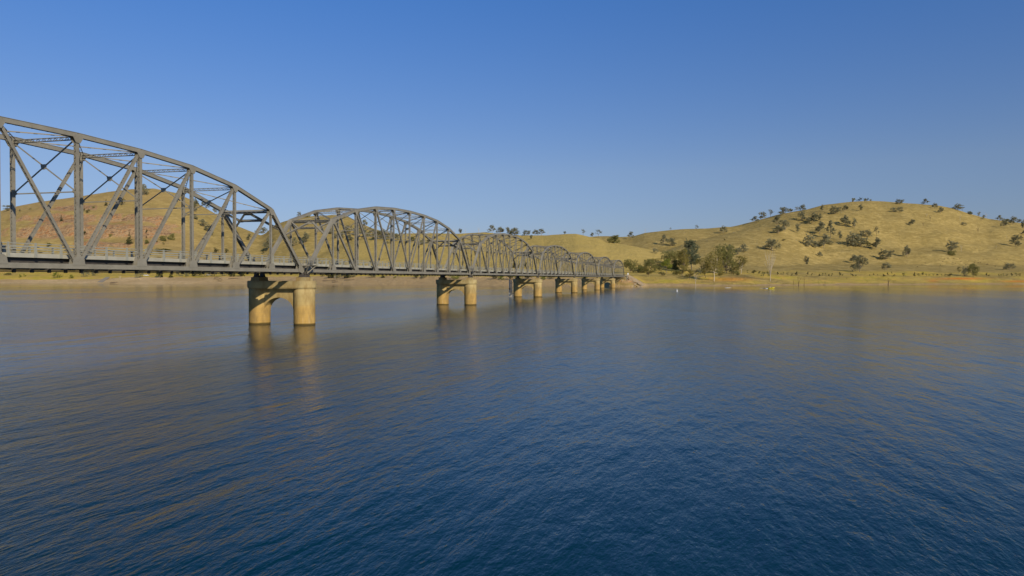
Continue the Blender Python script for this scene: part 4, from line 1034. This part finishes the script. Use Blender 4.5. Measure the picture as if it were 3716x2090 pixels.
# speedboat with wake
YEL = simple('yellow_hull_paint', (.75, .62, .02), (.82, .70, .04), 1, .25, .5)
p, D = onwater(2799, 1047.5); r = empty('speedboat', p, YAW-math.pi/2+D2R(0)); r.scale = (.62,)*3
m = MB(); secs = [(-3.3, 1.1, .15, .95), (-1.5, 1.2, .05, 1.0), (.8, 1.15, .05, 1.1), (2.4, .7, .35, 1.35), (3.5, .06, 1.0, 1.6)]; b = 0
for x, hw_, k, g_ in secs: m.V += [(x, -hw_, g_), (x, -hw_*.85, k+.3), (x, 0, k-.15), (x, hw_*.85, k+.3), (x, hw_, g_)]
for i in range(len(secs)-1):
    for j in range(4): m.F.append((i*5+j, i*5+j+1, i*5+5+j+1, i*5+5+j))
    m.F.append((i*5+4, i*5, i*5+5, i*5+9))
m.F.append((0, 1, 2, 3, 4)); hull = m.build('hull', YEL, r)
m = MB(); m.quadbox([(.2, -.9, 1.05), (1.3, -.6, 1.15), (1.3, .6, 1.15), (.2, .9, 1.05), (-.3, -.8, 1.75), (.1, -.5, 1.8), (.1, .5, 1.8), (-.3, .8, 1.75)]); m.build('windscreen', CARG, r)
m = MB()
for s in (-1, 1): m.tube([(-1.8, s*1., 1.), (-1.2, s*.8, 2.4), (-.6, s*1., 1.05)], [.05, .05, .05], 6)
m.box(-2., -.2, -.85, .85, 2.38, 2.46); m.build('canopy', simple('pale_canvas', (.6, .5, .38), (.7, .6, .46), 2, .8), r)
m = MB(); m.box(-3.7, -3.3, -.25, .25, .1, 1.35); m.build('outboard_motor', DARKSTEEL, r)
tag(r, 'small yellow speedboat with a pale canopy crossing in front of the right shore', 'speedboat')
FOAM = simple('white_foam', (.55, .55, .52), (.8, .8, .77), 3, .9)
def foam(pts, nm, lb):
    m = MB()
    for (x, y, hw_, zz), (x2, y2, h2, z2) in zip(pts, pts[1:]):
        a = onwater(x, y)[0]; b_ = onwater(x2, y2)[0]; dy = Vector((FW[0], FW[1], 0)).normalized()
        m.quadbox([a-dy*hw_+Vector((0,0,-.1)), b_-dy*h2+Vector((0,0,-.1)), b_+dy*h2+Vector((0,0,-.1)), a+dy*hw_+Vector((0,0,-.1)), a-dy*hw_+Vector((0,0,zz*.3)), b_-dy*h2+Vector((0,0,z2*.3)), b_+dy*h2*.3+Vector((0,0,z2)), a+dy*hw_*.3+Vector((0,0,zz))])
    tag(m.build(nm, FOAM), lb, 'wake', kind='stuff')
foam([(2789, 1047, 1.0, .35), (2778, 1047, 1.2, .22), (2768, 1046.6, .8, .1), (2757, 1046.4, .3, .05)], 'wake', 'white wake trailing left behind the yellow speedboat')
foam([(2630, 1044.5, .3, .08), (2638, 1044.5, .9, .22), (2648, 1044.3, .7, .15), (2655, 1044.3, .2, .05)], 'wake_crest', 'short white wave crest left of the speedboat wake')
# riprap boulders on the abutment slope
ROCK = simple('grey_brown_rock', (.33, .26, .165), (.50, .41, .28), 1.2, .9)
m = MB(); rg = random.Random(5)
for i in range(900):
    u = U0-7+rg.random()*40; v = -1.8-rg.random()*13 if i % 3 else rg.uniform(-14, W+3); D = np.dot(np.array([u, v])-CAM[:2], FW[:2]/np.hypot(*FW[:2])); lat = np.dot(np.array([u, v])-CAM[:2], RT[:2]); x = 1858+F*lat/D
    z = theight(np.array([x]), np.array([D]))[0]
    if z < -.2 or z > 9.3: continue
    s = rg.uniform(.2, .6); b = len(m.V)
    P8 = [np.array([dx, dy, dz])*s*rg.uniform(.7, 1.1)+np.array([u, v, z+.1]) for dz in (-.6, .6) for dx, dy in ((-1, -1), (1, -1), (1, 1), (-1, 1))]
    m.quadbox(P8)
tag(m.build('riprap', ROCK), 'grey broken rock covering the slope beside the abutment', 'riprap', kind='stuff')
